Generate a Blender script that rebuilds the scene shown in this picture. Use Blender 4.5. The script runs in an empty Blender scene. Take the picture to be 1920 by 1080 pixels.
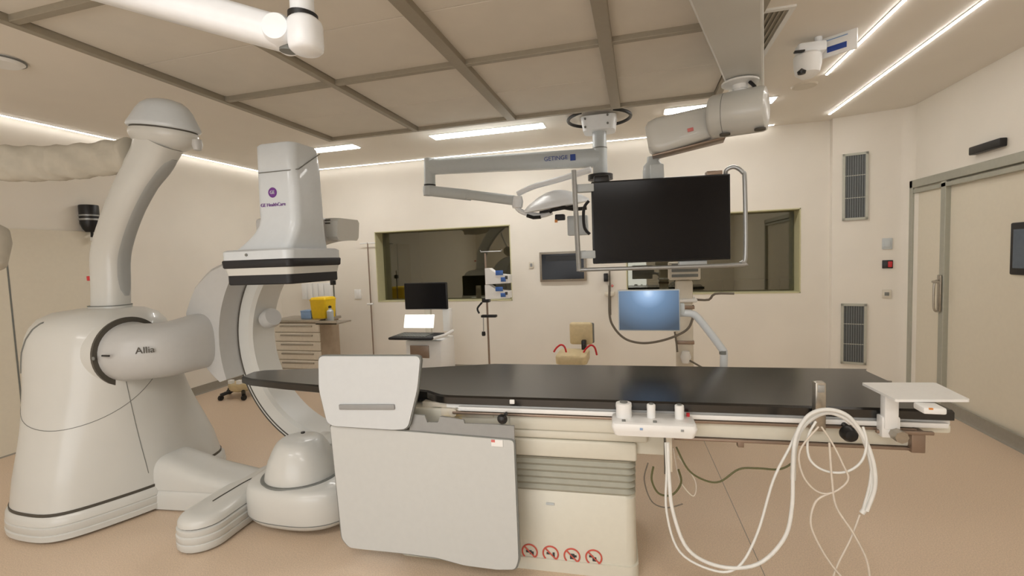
import bpy, bmesh, math, random
from mathutils import Vector, Matrix
random.seed(4)
R = math.radians
S = bpy.context.scene
COL = S.collection

# ------------------------------------------------------------------ camera
F, YAW, PT, RO, H = 880.9, 0.26615, 0.06355, -0.03586, 1.53
def _basis():
    fw = Vector((-math.sin(YAW), math.cos(YAW), 0)); r = Vector((math.cos(YAW), math.sin(YAW), 0)); u = Vector((0, 0, 1))
    f2 = fw * math.cos(PT) - u * math.sin(PT); u2 = u * math.cos(PT) + fw * math.sin(PT)
    r3 = r * math.cos(RO) + u2 * math.sin(RO); u3 = u2 * math.cos(RO) - r * math.sin(RO)
    return r3, u3, f2
CR, CU, CF = _basis()
EYE = Vector((0, 0, H))
cam = bpy.data.objects.new('camera', bpy.data.cameras.new('camera'))
COL.objects.link(cam)
cam.data.sensor_width = 36
cam.data.lens = F / 1920 * 36
cam.data.clip_start = .02
cam.matrix_world = Matrix(((CR.x, CU.x, -CF.x, 0), (CR.y, CU.y, -CF.y, 0), (CR.z, CU.z, -CF.z, H), (0, 0, 0, 1)))
S.camera = cam
def P(px, py, x=None, y=None, z=None):
    "survey point of the room: the place where a sight line meets a real plane"
    v = CR * ((px - 960) / F) - CU * ((py - 540) / F) + CF
    t = x / v.x if x is not None else y / v.y if y is not None else (z - H) / v.z
    return EYE + v * t

# ------------------------------------------------------------------ world, exposure
W = bpy.data.worlds.new('world'); S.world = W; W.use_nodes = True
W.node_tree.nodes['Background'].inputs[0].default_value = (1, .95, .88, 1)
W.node_tree.nodes['Background'].inputs[1].default_value = .35
S.view_settings.view_transform = 'Standard'; S.view_settings.look = 'None'
S.view_settings.gamma = 1; S.view_settings.exposure = 0.34
S.view_settings.use_curve_mapping = False

CEIL = 2.90; BACK = 5.95; RIGHT = 2.66; LEFT = -5.25; FRONT = -2.6
LAMP_STRENGTH = 21.0; LINE_STRENGTH = 15.0; COVE_STRENGTH = 6.0
def area(name, loc, sx, sy, power, color=(1, .975, .945)):
    l = bpy.data.lights.new(name, 'AREA'); l.shape = 'RECTANGLE'; l.size = sx; l.size_y = sy; l.energy = power; l.color = color
    o = bpy.data.objects.new(name, l); o.location = loc; COL.objects.link(o); return o
# added fill lights under the ceiling, in the unseen half behind the camera
area('ceiling_fill', (-2.6, -1.2, CEIL - .03), 1.2, .6, 26)
area('ceiling_fill', (0.6, -1.2, CEIL - .03), 1.2, .6, 24)
area('ceiling_fill', (-1.0, -.3, CEIL - .03), 1.2, .6, 20)
# added cool fill light before the unseen rear wall, which has no window
dw = area('rear_fill', (-1.6, FRONT + .03, 1.35), 3.6, 1.7, 38, (.88, .94, 1)); dw.rotation_euler = (R(90), 0, 0); dw.rotation_euler = (R(-90), 0, R(180))

# ------------------------------------------------------------------ materials
def mat(name, col, rough=.5, metal=0, var=.03, scale=30, emit=None, spec=.5, bump=0, coat=0, alpha=1):
    m = bpy.data.materials.new(name); m.use_nodes = True
    nt = m.node_tree; b = nt.nodes['Principled BSDF']
    c = tuple(((v / 255) / 12.92 if v / 255 <= .04045 else ((v / 255 + .055) / 1.055) ** 2.4) for v in col)
    tc = nt.nodes.new('ShaderNodeTexCoord'); n = nt.nodes.new('ShaderNodeTexNoise'); n.inputs['Scale'].default_value = scale
    nt.links.new(tc.outputs['Object'], n.inputs['Vector'])
    r = nt.nodes.new('ShaderNodeValToRGB')
    r.color_ramp.elements[0].position = .35; r.color_ramp.elements[1].position = .65
    r.color_ramp.elements[0].color = tuple(max(0, v * (1 - var)) for v in c) + (1,)
    r.color_ramp.elements[1].color = tuple(min(1, v * (1 + var)) for v in c) + (1,)
    nt.links.new(n.outputs['Fac'], r.inputs['Fac']); nt.links.new(r.outputs['Color'], b.inputs['Base Color'])
    b.inputs['Roughness'].default_value = rough; b.inputs['Metallic'].default_value = metal
    b.inputs['Specular IOR Level'].default_value = spec
    b.inputs['Coat Weight'].default_value = coat
    if bump:
        bp = nt.nodes.new('ShaderNodeBump'); bp.inputs['Strength'].default_value = bump; bp.inputs['Distance'].default_value = .01
        nt.links.new(n.outputs['Fac'], bp.inputs['Height']); nt.links.new(bp.outputs['Normal'], b.inputs['Normal'])
    if emit:
        b.inputs['Emission Color'].default_value = tuple(emit[:3]) + (1,); b.inputs['Emission Strength'].default_value = emit[3]
    return m
M = dict(
    wall=mat('wall_paint', (236, 230, 219), .55, var=.012, scale=3),
    ceil=mat('ceiling_paint', (236, 230, 220), .7, var=.012, scale=2),
    fabric_panel=mat('diffuser_cloth', (222, 216, 205), .8, var=.02, scale=4),
    beam=mat('grid_beam_metal', (160, 152, 136), .45, metal=.2, var=.02),
    gantry=mat('gantry_shell', (207, 207, 202), .32, var=.01, scale=5, coat=.2),
    gantry_grey=mat('gantry_inset', (188, 188, 186), .35, var=.01),
    cool=mat('cool_white_shell', (209, 215, 219), .3, var=.01, coat=.2),
    arm_white=mat('painted_white_metal', (240, 243, 246), .3, var=.01),
    cream=mat('cream_shell', (218, 215, 201), .38, var=.01),
    beige=mat('beige_shell', (216, 208, 192), .4, var=.02),
    pale_grey=mat('pale_grey_paint', (196, 202, 204), .35, var=.01),
    bellow=mat('grey_beige_bellows', (172, 171, 158), .5),
    gantry_dark=mat('gantry_groove_panel', (168, 170, 168), .4, var=.01),
    midgrey=mat('mid_grey_plastic', (150, 151, 150), .45, var=.02),
    seam=mat('dark_seam', (78, 74, 66), .6),
    edge=mat('grey_edge_trim', (118, 120, 116), .5),
    shield=mat('shield_panel', (199, 201, 199), .35, var=.01),
    flap=mat('shield_flap', (207, 211, 213), .3, var=.01),
    black=mat('black_plastic', (16, 16, 18), .4),
    pad=mat('black_mattress', (24, 22, 20), .24, var=.05, scale=80, spec=.8),
    rubber=mat('black_rubber', (28, 28, 32), .55),
    screen=mat('dark_screen', (10, 10, 15), .16, var=.02, spec=.25),
    steel=mat('brushed_steel', (176, 170, 160), .3, metal=.9, var=.05, scale=60),
    satin=mat('satin_grey_metal', (170, 172, 172), .35, metal=.6),
    brown_steel=mat('warm_steel', (150, 132, 118), .35, metal=.6),
    cable=mat('white_cable', (228, 228, 224), .4),
    clear=mat('clear_tubing', (215, 205, 192), .25),
    green=mat('green_cable', (92, 92, 56), .5),
    dkcable=mat('grey_cable', (112, 104, 92), .5),
    tan=mat('tan_upholstery', (206, 188, 148), .5, var=.04),
    red=mat('red_plastic', (200, 40, 48), .4),
    pink=mat('coral_plastic', (214, 120, 116), .4),
    signred=mat('sign_red', (206, 92, 78), .5),
    yellow=mat('yellow_plastic', (246, 206, 30), .4),
    blue=mat('blue_plastic', (60, 105, 180), .4),
    ltblue=mat('light_blue_box', (140, 170, 210), .5),
    orange=mat('orange_mark', (220, 140, 60), .5),
    purple=mat('purple_ink', (112, 56, 140), .5),
    ink=mat('dark_ink', (60, 58, 62), .5),
    blueink=mat('blue_ink', (40, 70, 150), .5),
    white=mat('white_plastic', (238, 238, 236), .3, var=.01),
    side_shade=mat('shaded_side_brown', (168, 150, 128), .5, var=.06, scale=12),  # shade on the cabinet's side put into the colour as brown
    drawer=mat('drawer_front_cream', (232, 225, 212), .45),
    trim=mat('door_frame_metal', (176, 176, 164), .4, metal=.3, var=.02),
    door=mat('door_leaf', (226, 218, 200), .45, var=.01),
    skirting=mat('grey_skirting', (150, 144, 132), .6),
    grille=mat('grille_grey', (108, 112, 112), .5, var=.03),
    grille_dark=mat('grille_shadow_grey', (58, 60, 60), .7),
    reveal=mat('olive_reveal', (206, 201, 162), .5, var=.02),
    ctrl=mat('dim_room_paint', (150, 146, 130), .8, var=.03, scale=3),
    cloth=mat('beige_sleeve_cloth', (190, 184, 170), .85, var=.04, scale=14, bump=.4),
    lamp=mat('lamp_diffuser', (255, 250, 240), .5, emit=(1, .975, .94, LAMP_STRENGTH)),
    line=mat('light_line', (255, 250, 240), .5, emit=(1, .975, .94, LINE_STRENGTH)),
    cove=mat('cove_light_line', (255, 250, 240), .5, emit=(1, .975, .94, COVE_STRENGTH)),
    lcdwhite=mat('lit_white_screen', (250, 250, 240), .4, emit=(1, 1, .94, .9)),
)
def floor_mat():
    m = mat('speckled_vinyl', (216, 194, 170), .42, var=.10, scale=160)
    nt = m.node_tree; b = nt.nodes['Principled BSDF']; r = nt.nodes['Color Ramp']
    v = nt.nodes.new('ShaderNodeTexNoise'); v.inputs['Scale'].default_value = 420
    tc = nt.nodes['Texture Coordinate']; nt.links.new(tc.outputs['Object'], v.inputs['Vector'])
    r2 = nt.nodes.new('ShaderNodeValToRGB'); r2.color_ramp.elements[0].position = .62; r2.color_ramp.elements[1].position = .70
    nt.links.new(v.outputs['Fac'], r2.inputs['Fac'])
    mx = nt.nodes.new('ShaderNodeMixRGB'); mx.inputs[2].default_value = (.34, .24, .16, 1)
    nt.links.new(r2.outputs['Color'], mx.inputs[0]); nt.links.new(r.outputs['Color'], mx.inputs[1]); nt.links.new(mx.outputs[0], b.inputs['Base Color'])
    return m
M['floor'] = floor_mat()
def blue_screen():
    "a lit standby picture: blue gradient, pale glow at its top centre (object coordinates of the screen)"
    m = bpy.data.materials.new('blue_standby_picture'); m.use_nodes = True; nt = m.node_tree; b = nt.nodes['Principled BSDF']
    tc = nt.nodes.new('ShaderNodeTexCoord'); mp = nt.nodes.new('ShaderNodeMapping'); g = nt.nodes.new('ShaderNodeTexGradient'); g.gradient_type = 'SPHERICAL'
    mp.inputs['Location'].default_value = (-.5, 0, -.95); mp.inputs['Scale'].default_value = (1, 1, 1)
    mp.vector_type = 'POINT'
    nt.links.new(tc.outputs['Generated'], mp.inputs['Vector'])
    sc = nt.nodes.new('ShaderNodeVectorMath'); sc.operation = 'MULTIPLY'; sc.inputs[1].default_value = (1.35, 0, 1.0)
    nt.links.new(mp.outputs['Vector'], sc.inputs[0]); nt.links.new(sc.outputs[0], g.inputs['Vector'])
    r = nt.nodes.new('ShaderNodeValToRGB'); e = r.color_ramp.elements
    e[0].position = 0; e[0].color = (.035, .06, .09, 1); e[1].position = 1; e[1].color = (.62, .8, 1, 1)
    k = e.new(.6); k.color = (.12, .22, .36, 1); k = e.new(.86); k.color = (.30, .47, .72, 1)
    nt.links.new(g.outputs['Fac'], r.inputs['Fac']); nt.links.new(r.outputs['Color'], b.inputs['Emission Color'])
    b.inputs['Emission Strength'].default_value = .8; b.inputs['Base Color'].default_value = (.01, .01, .015, 1); b.inputs['Roughness'].default_value = .3
    return m
M['bluescreen'] = blue_screen()
def pane_mat():
    m = bpy.data.materials.new('tinted_lead_glass'); m.use_nodes = True; nt = m.node_tree
    for n in list(nt.nodes): nt.nodes.remove(n)
    o = nt.nodes.new('ShaderNodeOutputMaterial'); mx = nt.nodes.new('ShaderNodeMixShader')
    t = nt.nodes.new('ShaderNodeBsdfTransparent'); t.inputs[0].default_value = (.62, .60, .48, 1)
    g = nt.nodes.new('ShaderNodeBsdfGlossy'); g.inputs['Roughness'].default_value = .01; g.inputs[0].default_value = (.8, .8, .72, 1)
    mx.inputs[0].default_value = .16
    nt.links.new(t.outputs[0], mx.inputs[1]); nt.links.new(g.outputs[0], mx.inputs[2]); nt.links.new(mx.outputs[0], o.inputs[0])
    return m
M['glass'] = pane_mat()

# ------------------------------------------------------------------ mesh builder
class MB:
    def __init__(s, mtx=None): s.b = bmesh.new(); s.m = mtx
    def _v(s, p):
        p = Vector(p)
        return s.b.verts.new(s.m @ p if s.m else p)
    def box(s, a, b, bev=0, seg=2):
        x0, x1 = sorted((a[0], b[0])); y0, y1 = sorted((a[1], b[1])); z0, z1 = sorted((a[2], b[2]))
        t = bmesh.new()
        vs = [t.verts.new(c) for c in ((x0,y0,z0),(x1,y0,z0),(x1,y1,z0),(x0,y1,z0),(x0,y0,z1),(x1,y0,z1),(x1,y1,z1),(x0,y1,z1))]
        for f in ((0,3,2,1),(4,5,6,7),(0,1,5,4),(1,2,6,5),(2,3,7,6),(3,0,4,7)): t.faces.new([vs[i] for i in f])
        if bev:
            bev = min(bev, .49 * min(x1-x0, y1-y0, z1-z0))
            bmesh.ops.bevel(t, geom=list(t.edges), offset=bev, segments=seg, affect='EDGES', profile=.5)
        s._merge(t); return s
    def obox(s, c, u, v, w, hu, hv, hw, bev=0, seg=2):
        "box with its own axes u, v, w"
        m = Matrix((u, v, w)).transposed().to_4x4(); m.translation = Vector(c)
        k = MB(m); k.box((-hu, -hv, -hw), (hu, hv, hw), bev, seg) ; s._merge(k.b, own=True); return s
    def _merge(s, t, own=False):
        mp = {}
        for v in t.verts:
            mp[v] = s.b.verts.new((s.m @ v.co) if s.m else v.co.copy())
        for f in t.faces:
            try: s.b.faces.new([mp[v] for v in f.verts])
            except ValueError: pass
        t.free()
    def rings(s, rs, cap=True, closed=False):
        vr = [[s._v(p) for p in r] for r in rs]; n = len(vr[0]); k = len(vr)
        for i in range(k if closed else k - 1):
            a, b = vr[i], vr[(i + 1) % k]
            for j in range(n): s.b.faces.new((a[j], a[(j+1) % n], b[(j+1) % n], b[j]))
        if cap and not closed:
            s.b.faces.new(list(reversed(vr[0]))); s.b.faces.new(vr[-1])
        return s
    def cyl(s, a, b, r, r2=None, n=24):
        a, b = Vector(a), Vector(b); r2 = r if r2 is None else r2
        d = (b - a).normalized(); u = d.orthogonal().normalized(); v = d.cross(u)
        c = [(math.cos(2*math.pi*i/n), math.sin(2*math.pi*i/n)) for i in range(n)]
        return s.rings([[a + u*x*r + v*y*r for x, y in c], [b + u*x*r2 + v*y*r2 for x, y in c]])
    def tube(s, pts, r, n=8, closed=False, smooth=0):
        pts = [Vector(p) for p in pts]
        if smooth: pts = spline(pts, smooth, closed)
        k = len(pts); rs = []; u = None
        for i, p in enumerate(pts):
            q0 = pts[i-1] if i or closed else p; q1 = pts[(i+1) % k] if i < k-1 or closed else p
            d = (q1 - q0).normalized()
            if u is None: u = d.orthogonal().normalized()
            u = (u - d * u.dot(d)).normalized(); v = d.cross(u)
            rr = r(i/(k-1)) if callable(r) else r
            rs.append([p + u*math.cos(2*math.pi*j/n)*rr + v*math.sin(2*math.pi*j/n)*rr for j in range(n)])
        return s.rings(rs, closed=closed)
    def lathe(s, prof, c, axis=(0,0,1), n=40, sx=1, sy=1):
        a = Vector(axis).normalized(); u = Vector((1,0,0)); u = (u - a*u.dot(a)).normalized(); v = a.cross(u); c = Vector(c)
        return s.rings([[c + a*z + u*math.cos(2*math.pi*j/n)*r*sx + v*math.sin(2*math.pi*j/n)*r*sy for j in range(n)] for r, z in prof])
    def prism(s, pts, off):
        pts = [Vector(p) for p in pts]; off = Vector(off)
        return s.rings([pts, [p + off for p in pts]])
    def build(s, name, m, parent=None, smooth=35, label=None, mods=None, bevel=0):
        bmesh.ops.recalc_face_normals(s.b, faces=s.b.faces)
        me = bpy.data.meshes.new(name)
        off = world_loc(parent) if parent else Vector((0,0,0))
        if not parent and s.b.verts:
            xs = [v.co for v in s.b.verts]
            off = Vector(((min(c.x for c in xs)+max(c.x for c in xs))/2, (min(c.y for c in xs)+max(c.y for c in xs))/2, min(c.z for c in xs)))
        for v in s.b.verts: v.co -= off
        for f in s.b.faces: f.smooth = bool(smooth)
        if smooth:
            lim = R(smooth)
            for e in s.b.edges:
                if len(e.link_faces) == 2 and e.calc_face_angle(0) > lim: e.smooth = False
        s.b.to_mesh(me); s.b.free()
        me.materials.append(m)
        o = bpy.data.objects.new(name, me); COL.objects.link(o)
        if parent: o.parent = parent
        else: o.location = off
        if bevel:
            b = o.modifiers.new('bevel', 'BEVEL'); b.width = bevel; b.segments = 2; b.limit_method = 'ANGLE'
        if label: o['label'] = label
        return o
def world_loc(o):
    v = Vector((0,0,0))
    while o: v += o.location; o = o.parent
    return v
def spline(p, k, closed=False):
    out = []; n = len(p)
    for i in range(n if closed else n-1):
        g = lambda j: p[j % n] if closed else p[max(0, min(n-1, j))]
        a, b, c, d = g(i-1), g(i), g(i+1), g(i+2)
        for q in range(k):
            t = q / k
            out.append(.5*((2*b) + (c-a)*t + (2*a-5*b+4*c-d)*t*t + (3*b-a-3*c+d)*t**3))
    if not closed: out.append(p[-1])
    return out
def thing(name, label, cat, loc, group=None):
    o = bpy.data.objects.new(name, None); COL.objects.link(o); o.empty_display_size = .1
    o.location = loc; o['label'] = label; o['category'] = cat
    if group: o['group'] = group
    return o
def tag(o, label, cat, group=None):
    o['label'] = label; o['category'] = cat
    if group: o['group'] = group
    return o
def struct(o): o['kind'] = 'structure'; return o
def copy_tree(o, parent=None):
    c = o.copy(); COL.objects.link(c)
    if parent: c.parent = parent
    for ch in list(o.children): copy_tree(ch, c)
    return c
def rrect(cx, cy, hx, hy, r, z, n=6):
    r = min(r, hx*.99, hy*.99); out = []
    for k, (sx, sy) in enumerate(((1,1),(-1,1),(-1,-1),(1,-1))):
        for i in range(n+1):
            a = math.pi/2*(k + i/n)
            out.append(Vector((cx + sx*(hx-r) + r*math.cos(a), cy + sy*(hy-r) + r*math.sin(a), z)))
    return out
def text(body, size, loc, rot, m, name, parent, depth=.0015, label=None, align='CENTER'):
    cu = bpy.data.curves.new(name, 'FONT'); cu.body = body; cu.size = size; cu.extrude = depth; cu.align_x = align; cu.align_y = 'CENTER'
    t = bpy.data.objects.new(name, cu); COL.objects.link(t)
    dg = bpy.context.evaluated_depsgraph_get(); me = bpy.data.meshes.new_from_object(t.evaluated_get(dg))
    bpy.data.objects.remove(t)
    o = bpy.data.objects.new(name, me); COL.objects.link(o); me.materials.clear(); me.materials.append(m)
    o.parent = parent; o.location = Vector(loc) - (world_loc(parent) if parent else Vector()); o.rotation_euler = rot
    if label: o['label'] = label
    return o
RX90 = (R(90), 0, 0)

# ================================================================== SETTING
struct(MB().box((LEFT-.3, FRONT-.3, -.1), (RIGHT+.3, BACK+.3, 0)).build('floor', M['floor'], smooth=0))
struct(MB().box((LEFT-.3, FRONT-.3, CEIL), (RIGHT+.3, BACK+.3, CEIL+.12)).build('ceiling', M['ceil'], smooth=0))
struct(MB().box((LEFT-.2, FRONT, 0), (LEFT, BACK+.2, CEIL)).build('wall_left', M['wall'], smooth=0))
struct(MB().box((LEFT-.2, FRONT-.2, 0), (RIGHT+.2, FRONT, CEIL)).build('wall_front', M['wall'], smooth=0))
# windows of the back wall
w1a, w1b = P(702, 436, y=BACK), P(961, 562, y=BACK)
w2a, w2b = P(1172, 404, y=BACK), P(1501, 551, y=BACK)
W1 = (w1a.x, w1b.x, (P(705,568,y=BACK).z+w1b.z)/2, (w1a.z+P(957,420,y=BACK).z)/2)
W2 = (w2a.x, w2b.x, (P(1172,552,y=BACK).z+w2b.z)/2, P(1500,390,y=BACK).z)
wb = MB(); xs = [LEFT, W1[0], W1[1], W2[0], W2[1], RIGHT]
TH = .24
for i in range(5):
    if i in (1, 3):
        w = W1 if i == 1 else W2
        wb.box((xs[i], BACK, 0), (xs[i+1], BACK+TH, w[2])); wb.box((xs[i], BACK, w[3]), (xs[i+1], BACK+TH, CEIL))
    else: wb.box((xs[i], BACK, 0), (xs[i+1], BACK+TH, CEIL))
struct(wb.build('wall_back', M['wall'], smooth=0))
for k, w in enumerate((W1, W2)):
    f = MB(); t = .012
    f.box((w[0], BACK-.004, w[2]), (w[0]+t, BACK+TH, w[3])); f.box((w[1]-t, BACK-.004, w[2]), (w[1], BACK+TH, w[3]))
    f.box((w[0], BACK-.004, w[2]), (w[1], BACK+TH, w[2]+t)); f.box((w[0], BACK-.004, w[3]-t), (w[1], BACK+TH, w[3]))
    o = struct(f.build('window_%d' % (k+1), M['reveal'], smooth=0))
    g = MB().box((w[0]+t, BACK+.19, w[2]+t), (w[1]-t, BACK+.202, w[3]-t)).build('window_pane', M['glass'], o, smooth=0)
# the dim control room behind the glass
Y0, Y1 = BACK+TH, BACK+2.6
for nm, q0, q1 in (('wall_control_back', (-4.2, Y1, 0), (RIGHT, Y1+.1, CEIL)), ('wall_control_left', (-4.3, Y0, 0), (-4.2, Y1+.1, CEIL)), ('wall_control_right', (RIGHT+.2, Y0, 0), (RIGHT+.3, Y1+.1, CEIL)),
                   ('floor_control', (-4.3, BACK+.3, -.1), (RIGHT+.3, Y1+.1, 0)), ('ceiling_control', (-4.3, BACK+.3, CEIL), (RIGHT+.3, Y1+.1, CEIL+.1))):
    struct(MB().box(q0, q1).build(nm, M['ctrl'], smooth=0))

# column facing at the right corner
ca, cb = Vector((2.03, BACK-.07, 0)), Vector((2.54, BACK-.22, 0))
colp = [ca, cb] + [Vector((2.54 + .12*math.sin(a), BACK-.34 + .12*math.cos(a), 0)) for a in (R(20), R(40), R(60), R(80), R(90))] + [Vector((RIGHT+.02, BACK-.4, 0)), Vector((RIGHT+.02, BACK+.05, 0)), Vector((2.03, BACK+.05, 0))]
struct(MB().prism(colp, (0, 0, CEIL)).build('wall_column', M['wall'], smooth=30))
cdir = (cb-ca).normalized(); cnorm = Vector((cdir.y, -cdir.x, 0))
def onwall(px, py):
    "point of the column facing on a sight line"
    v = CR*((px-960)/F) - CU*((py-540)/F) + CF
    t = (ca-EYE).dot(cnorm) / v.dot(cnorm); return EYE + v*t

# right wall with the sliding door
df0 = P(1708, 340, x=RIGHT); DT = df0.z; DY1 = df0.y; DY0 = .9
struct(MB().box((RIGHT, FRONT, 0), (RIGHT+.2, DY0, CEIL)).box((RIGHT, DY1, 0), (RIGHT+.2, BACK+.2, CEIL)).box((RIGHT, DY0, DT), (RIGHT+.2, DY1, CEIL)).box((RIGHT+.16, DY0, 0), (RIGHT+.2, DY1, DT)).build('wall_right', M['wall'], smooth=0))
fw_ = .09; ff = MB()
ff.box((RIGHT-.02, DY1-.07, 0), (RIGHT+.1, DY1, DT), .004); ff.box((RIGHT-.02, DY0, 0), (RIGHT+.1, DY0+.07, DT), .004); ff.box((RIGHT-.02, DY0, DT-.075), (RIGHT+.1, DY1, DT), .004)
dj = P(1768, 500, x=RIGHT).y
ff.box((RIGHT-.012, dj-.035, 0), (RIGHT+.1, dj+.035, DT-.07), .004)
ff.box((RIGHT-.012, DY0, DT-.13), (RIGHT+.1, DY1-.06, DT-.09), .004)
struct(ff.build('trim_1', M['trim'], smooth=0))
dr = struct(MB().box((RIGHT+.03, DY0+.05, .01), (RIGHT+.08, dj, DT-.06), .003).box((RIGHT+.012, dj, .01), (RIGHT+.06, DY1-.06, DT-.06), .003).build('door_2', M['door'], smooth=0))
a, b = P(1896, 418, x=RIGHT+.02), P(1898, 515, x=RIGHT+.02)
MB().box((RIGHT+.015, a.y-.5, b.z), (RIGHT+.035, a.y, a.z), .01).build('window_frame', M['rubber'], dr, label='black rubber window frame')
MB().box((RIGHT+.01, a.y-.46, b.z+.05), (RIGHT+.03, a.y-.04, a.z-.05)).build('window_pane', mat('blue_grey_glass', (120, 130, 142), .1, metal=.2), dr, label='blue grey glass pane')
h0, h1 = P(1766, 516, x=RIGHT-.03), P(1764, 585, x=RIGHT-.03)
hm = MB().box((RIGHT-.03, dj-.02, h1.z), (RIGHT-.014, dj+.03, h0.z), .006); hm.tube([(RIGHT-.03, dj, h0.z-.06), (RIGHT-.075, dj, h0.z-.06), (RIGHT-.08, dj-.1, h0.z-.06)], .011, smooth=4)
hm.tube([(RIGHT-.03, dj+.005, h0.z-.05), (RIGHT-.06, dj+.005, h0.z-.08), (RIGHT-.06, dj+.005, h1.z+.03), (RIGHT-.03, dj+.005, h1.z)], .009, smooth=4)
hm.build('door_handle', M['steel'], dr, label='steel lever handle with long backplate')
a, b = P(1821, 287, x=RIGHT-.03), P(1880, 272, x=RIGHT-.03)
tag(MB().box((RIGHT-.05, b.y, a.z-.02), (RIGHT, a.y, a.z+.045), .008).build('door_sensor', M['black'], smooth=30), 'black bar-shaped motion sensor on the wall above the sliding door', 'door sensor')

# left wall door
d0, d1 = P(0, 428, x=LEFT), P(165, 433, x=LEFT)
ld = struct(MB().box((LEFT, d0.y-.6, .01), (LEFT+.022, d1.y, d0.z)).build('door_1', M['door'], smooth=0))
s0 = P(28, 640, x=LEFT+.02)
MB().box((LEFT+.02, s0.y-.006, .01), (LEFT+.0245, s0.y+.006, d0.z)).build('leaf_joint', M['edge'], ld)
# skirtings
def skirting(name, a, b, n):
    a, b, n = Vector(a), Vector(b), Vector(n).normalized(); h = .1
    pr = [(0, 0), (.035, 0), (.018, .012), (.010, .035), (.008, h), (0, h)]
    return struct(MB().rings([[a + n*x + Vector((0,0,z)) for x, z in pr], [b + n*x + Vector((0,0,z)) for x, z in pr]]).build(name, M['skirting'], smooth=30))
skirting('baseboard_right', (RIGHT, BACK-.35, 0), (RIGHT, FRONT, 0), (-1, 0, 0))
skirting('baseboard_back', (LEFT, BACK, 0), (2.03, BACK, 0), (0, -1, 0))
skirting('baseboard_left', (LEFT, FRONT, 0), (LEFT, BACK, 0), (1, 0, 0))
skirting('baseboard_column', ca, cb, cnorm)
fa, fb = P(1325, 838, z=0), P(1405, 1015, z=0)
fd = (fb-fa).normalized()
struct(MB().obox(fa+(fb-fa)*.5+Vector((0,0,.0003)), fd, Vector((-fd.y, fd.x, 0)), Vector((0,0,1)), (fb-fa).length*.9, .0022, .0003).build('trim_40', M['skirting'], smooth=0))
# ceiling grid: laminar airflow field
GX = [-3.15, -2.15, -1.15, -.18, .67]; GY = [.0, 1.78, 3.10, 4.44]
gz = CEIL - .05
gb = MB()
for i, x in enumerate(GX):
    w = .05 if i in (2, 3) else .03
    gb.box((x-w/1.2, GY[0], gz-.012), (x+w/1.2, GY[-1], CEIL), .003)
struct(gb.build('trim_2', M['beam'], smooth=0))
gb = MB()
for j, y in enumerate(GY):
    gb.box((GX[0], y-.022, gz-.006), (GX[-1], y+.022, CEIL), .003)
struct(gb.build('trim_3', M['beam'], smooth=0))
for i in range(4):
    for j in range(3):
        x0, x1, y0, y1 = GX[i]+.03, GX[i+1]-.03, GY[j]+.02, GY[j+1]-.02
        m = MB().box((x0, y0, CEIL-.022), (x1, (y0+y1)/2-.003, CEIL), .003).box((x0, (y0+y1)/2+.003, CEIL-.022), (x1, y1, CEIL), .003)
        struct(m.build('trim_%d' % (10+i*3+j), M['fabric_panel'], smooth=0))
# right-hand sprung trim of the field (tan strip)
a, b = P(1281, 15, z=CEIL-.04), P(1345, 165, z=CEIL-.04)

# ------------------------------------------------------------------ light lines and lamps
def light_line(a, b, label, w=.013, z=CEIL, m='line'):
    a, b = Vector((a[0], a[1], z)), Vector((b[0], b[1], z)); d = (b-a).normalized(); n = Vector((-d.y, d.x, 0))
    root = thing('light_line', label, 'strip light', (a+b)/2, 'recessed light lines in the ceiling')
    c = (a+b)/2; L = (b-a).length/2
    MB().obox(c - Vector((0,0,.003)), d, n, Vector((0,0,1)), L, w/2+.004, .003).build('housing', M['white'], root)
    MB().obox(c - Vector((0,0,.008)), d, n, Vector((0,0,1)), L, w/2, .004).build('diffuser', M[m], root)
a, b = P(0, 217, z=CEIL), P(475, 323, z=CEIL)
light_line((LEFT+.05, 0.2), (LEFT+.05, BACK-.12), 'thin light line where ceiling meets the left wall', m='cove')
light_line((LEFT+.15, BACK-.08), (P(1452,232,z=CEIL).x, BACK-.08), 'thin light line along the top of the back wall', m='cove')
r1a, r1b = P(1550, 138, z=CEIL), P(1700, 0, z=CEIL)
light_line((r1a.x, r1a.y), (r1a.x, .3), 'shorter inner slanting light line at upper right, beside the ceiling camera')
r2a = P(1555, 213, z=CEIL)
light_line((r2a.x, r2a.y), (r2a.x, .3), 'longer outer slanting light line at upper right, ending near the column')
def lamp(q, label):
    "recessed rectangular lamp: q = left-near, right-near corners and depth along y"
    (x0, y0), (x1, y1) = q
    root = thing('ceiling_light', label, 'ceiling light', ((x0+x1)/2, (y0+y1)/2, CEIL), 'rectangular recessed ceiling lamps')
    MB().box((x0-.015, y0-.015, CEIL-.006), (x1+.015, y1+.015, CEIL+.0)).build('frame', M['white'], root)
    MB().box((x0, y0, CEIL-.012), (x1, y1, CEIL-.004)).build('diffuser', M['lamp'], root)
l0 = P(815, 259, z=CEIL); l1 = P(1018, 233, z=CEIL)
ly = (P(815,262,z=CEIL).y+P(1018,243,z=CEIL).y)/2
print('LAMP', l0, l1, P(1018,243,z=CEIL), P(583,291,z=CEIL), P(672,275,z=CEIL), P(1245,217,z=CEIL), P(1310,200,z=CEIL), P(1440,195,z=CEIL), P(1503,182,z=CEIL), P(1435,236,z=CEIL))
lamp(((l0.x, 4.83), (l1.x, 4.99)), 'longest bright ceiling lamp, between the airflow grid and the back wall')
c0 = P(672, 275, z=CEIL); lamp(((c0.x-1.0, 4.83), (c0.x, 4.99)), 'bright ceiling lamp partly hidden behind the upright detector tower')
c0 = P(1247, 212, z=CEIL); lamp(((c0.x, 4.83), (c0.x+.95, 4.99)), 'bright ceiling lamp crossed by the monitor boom')


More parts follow.
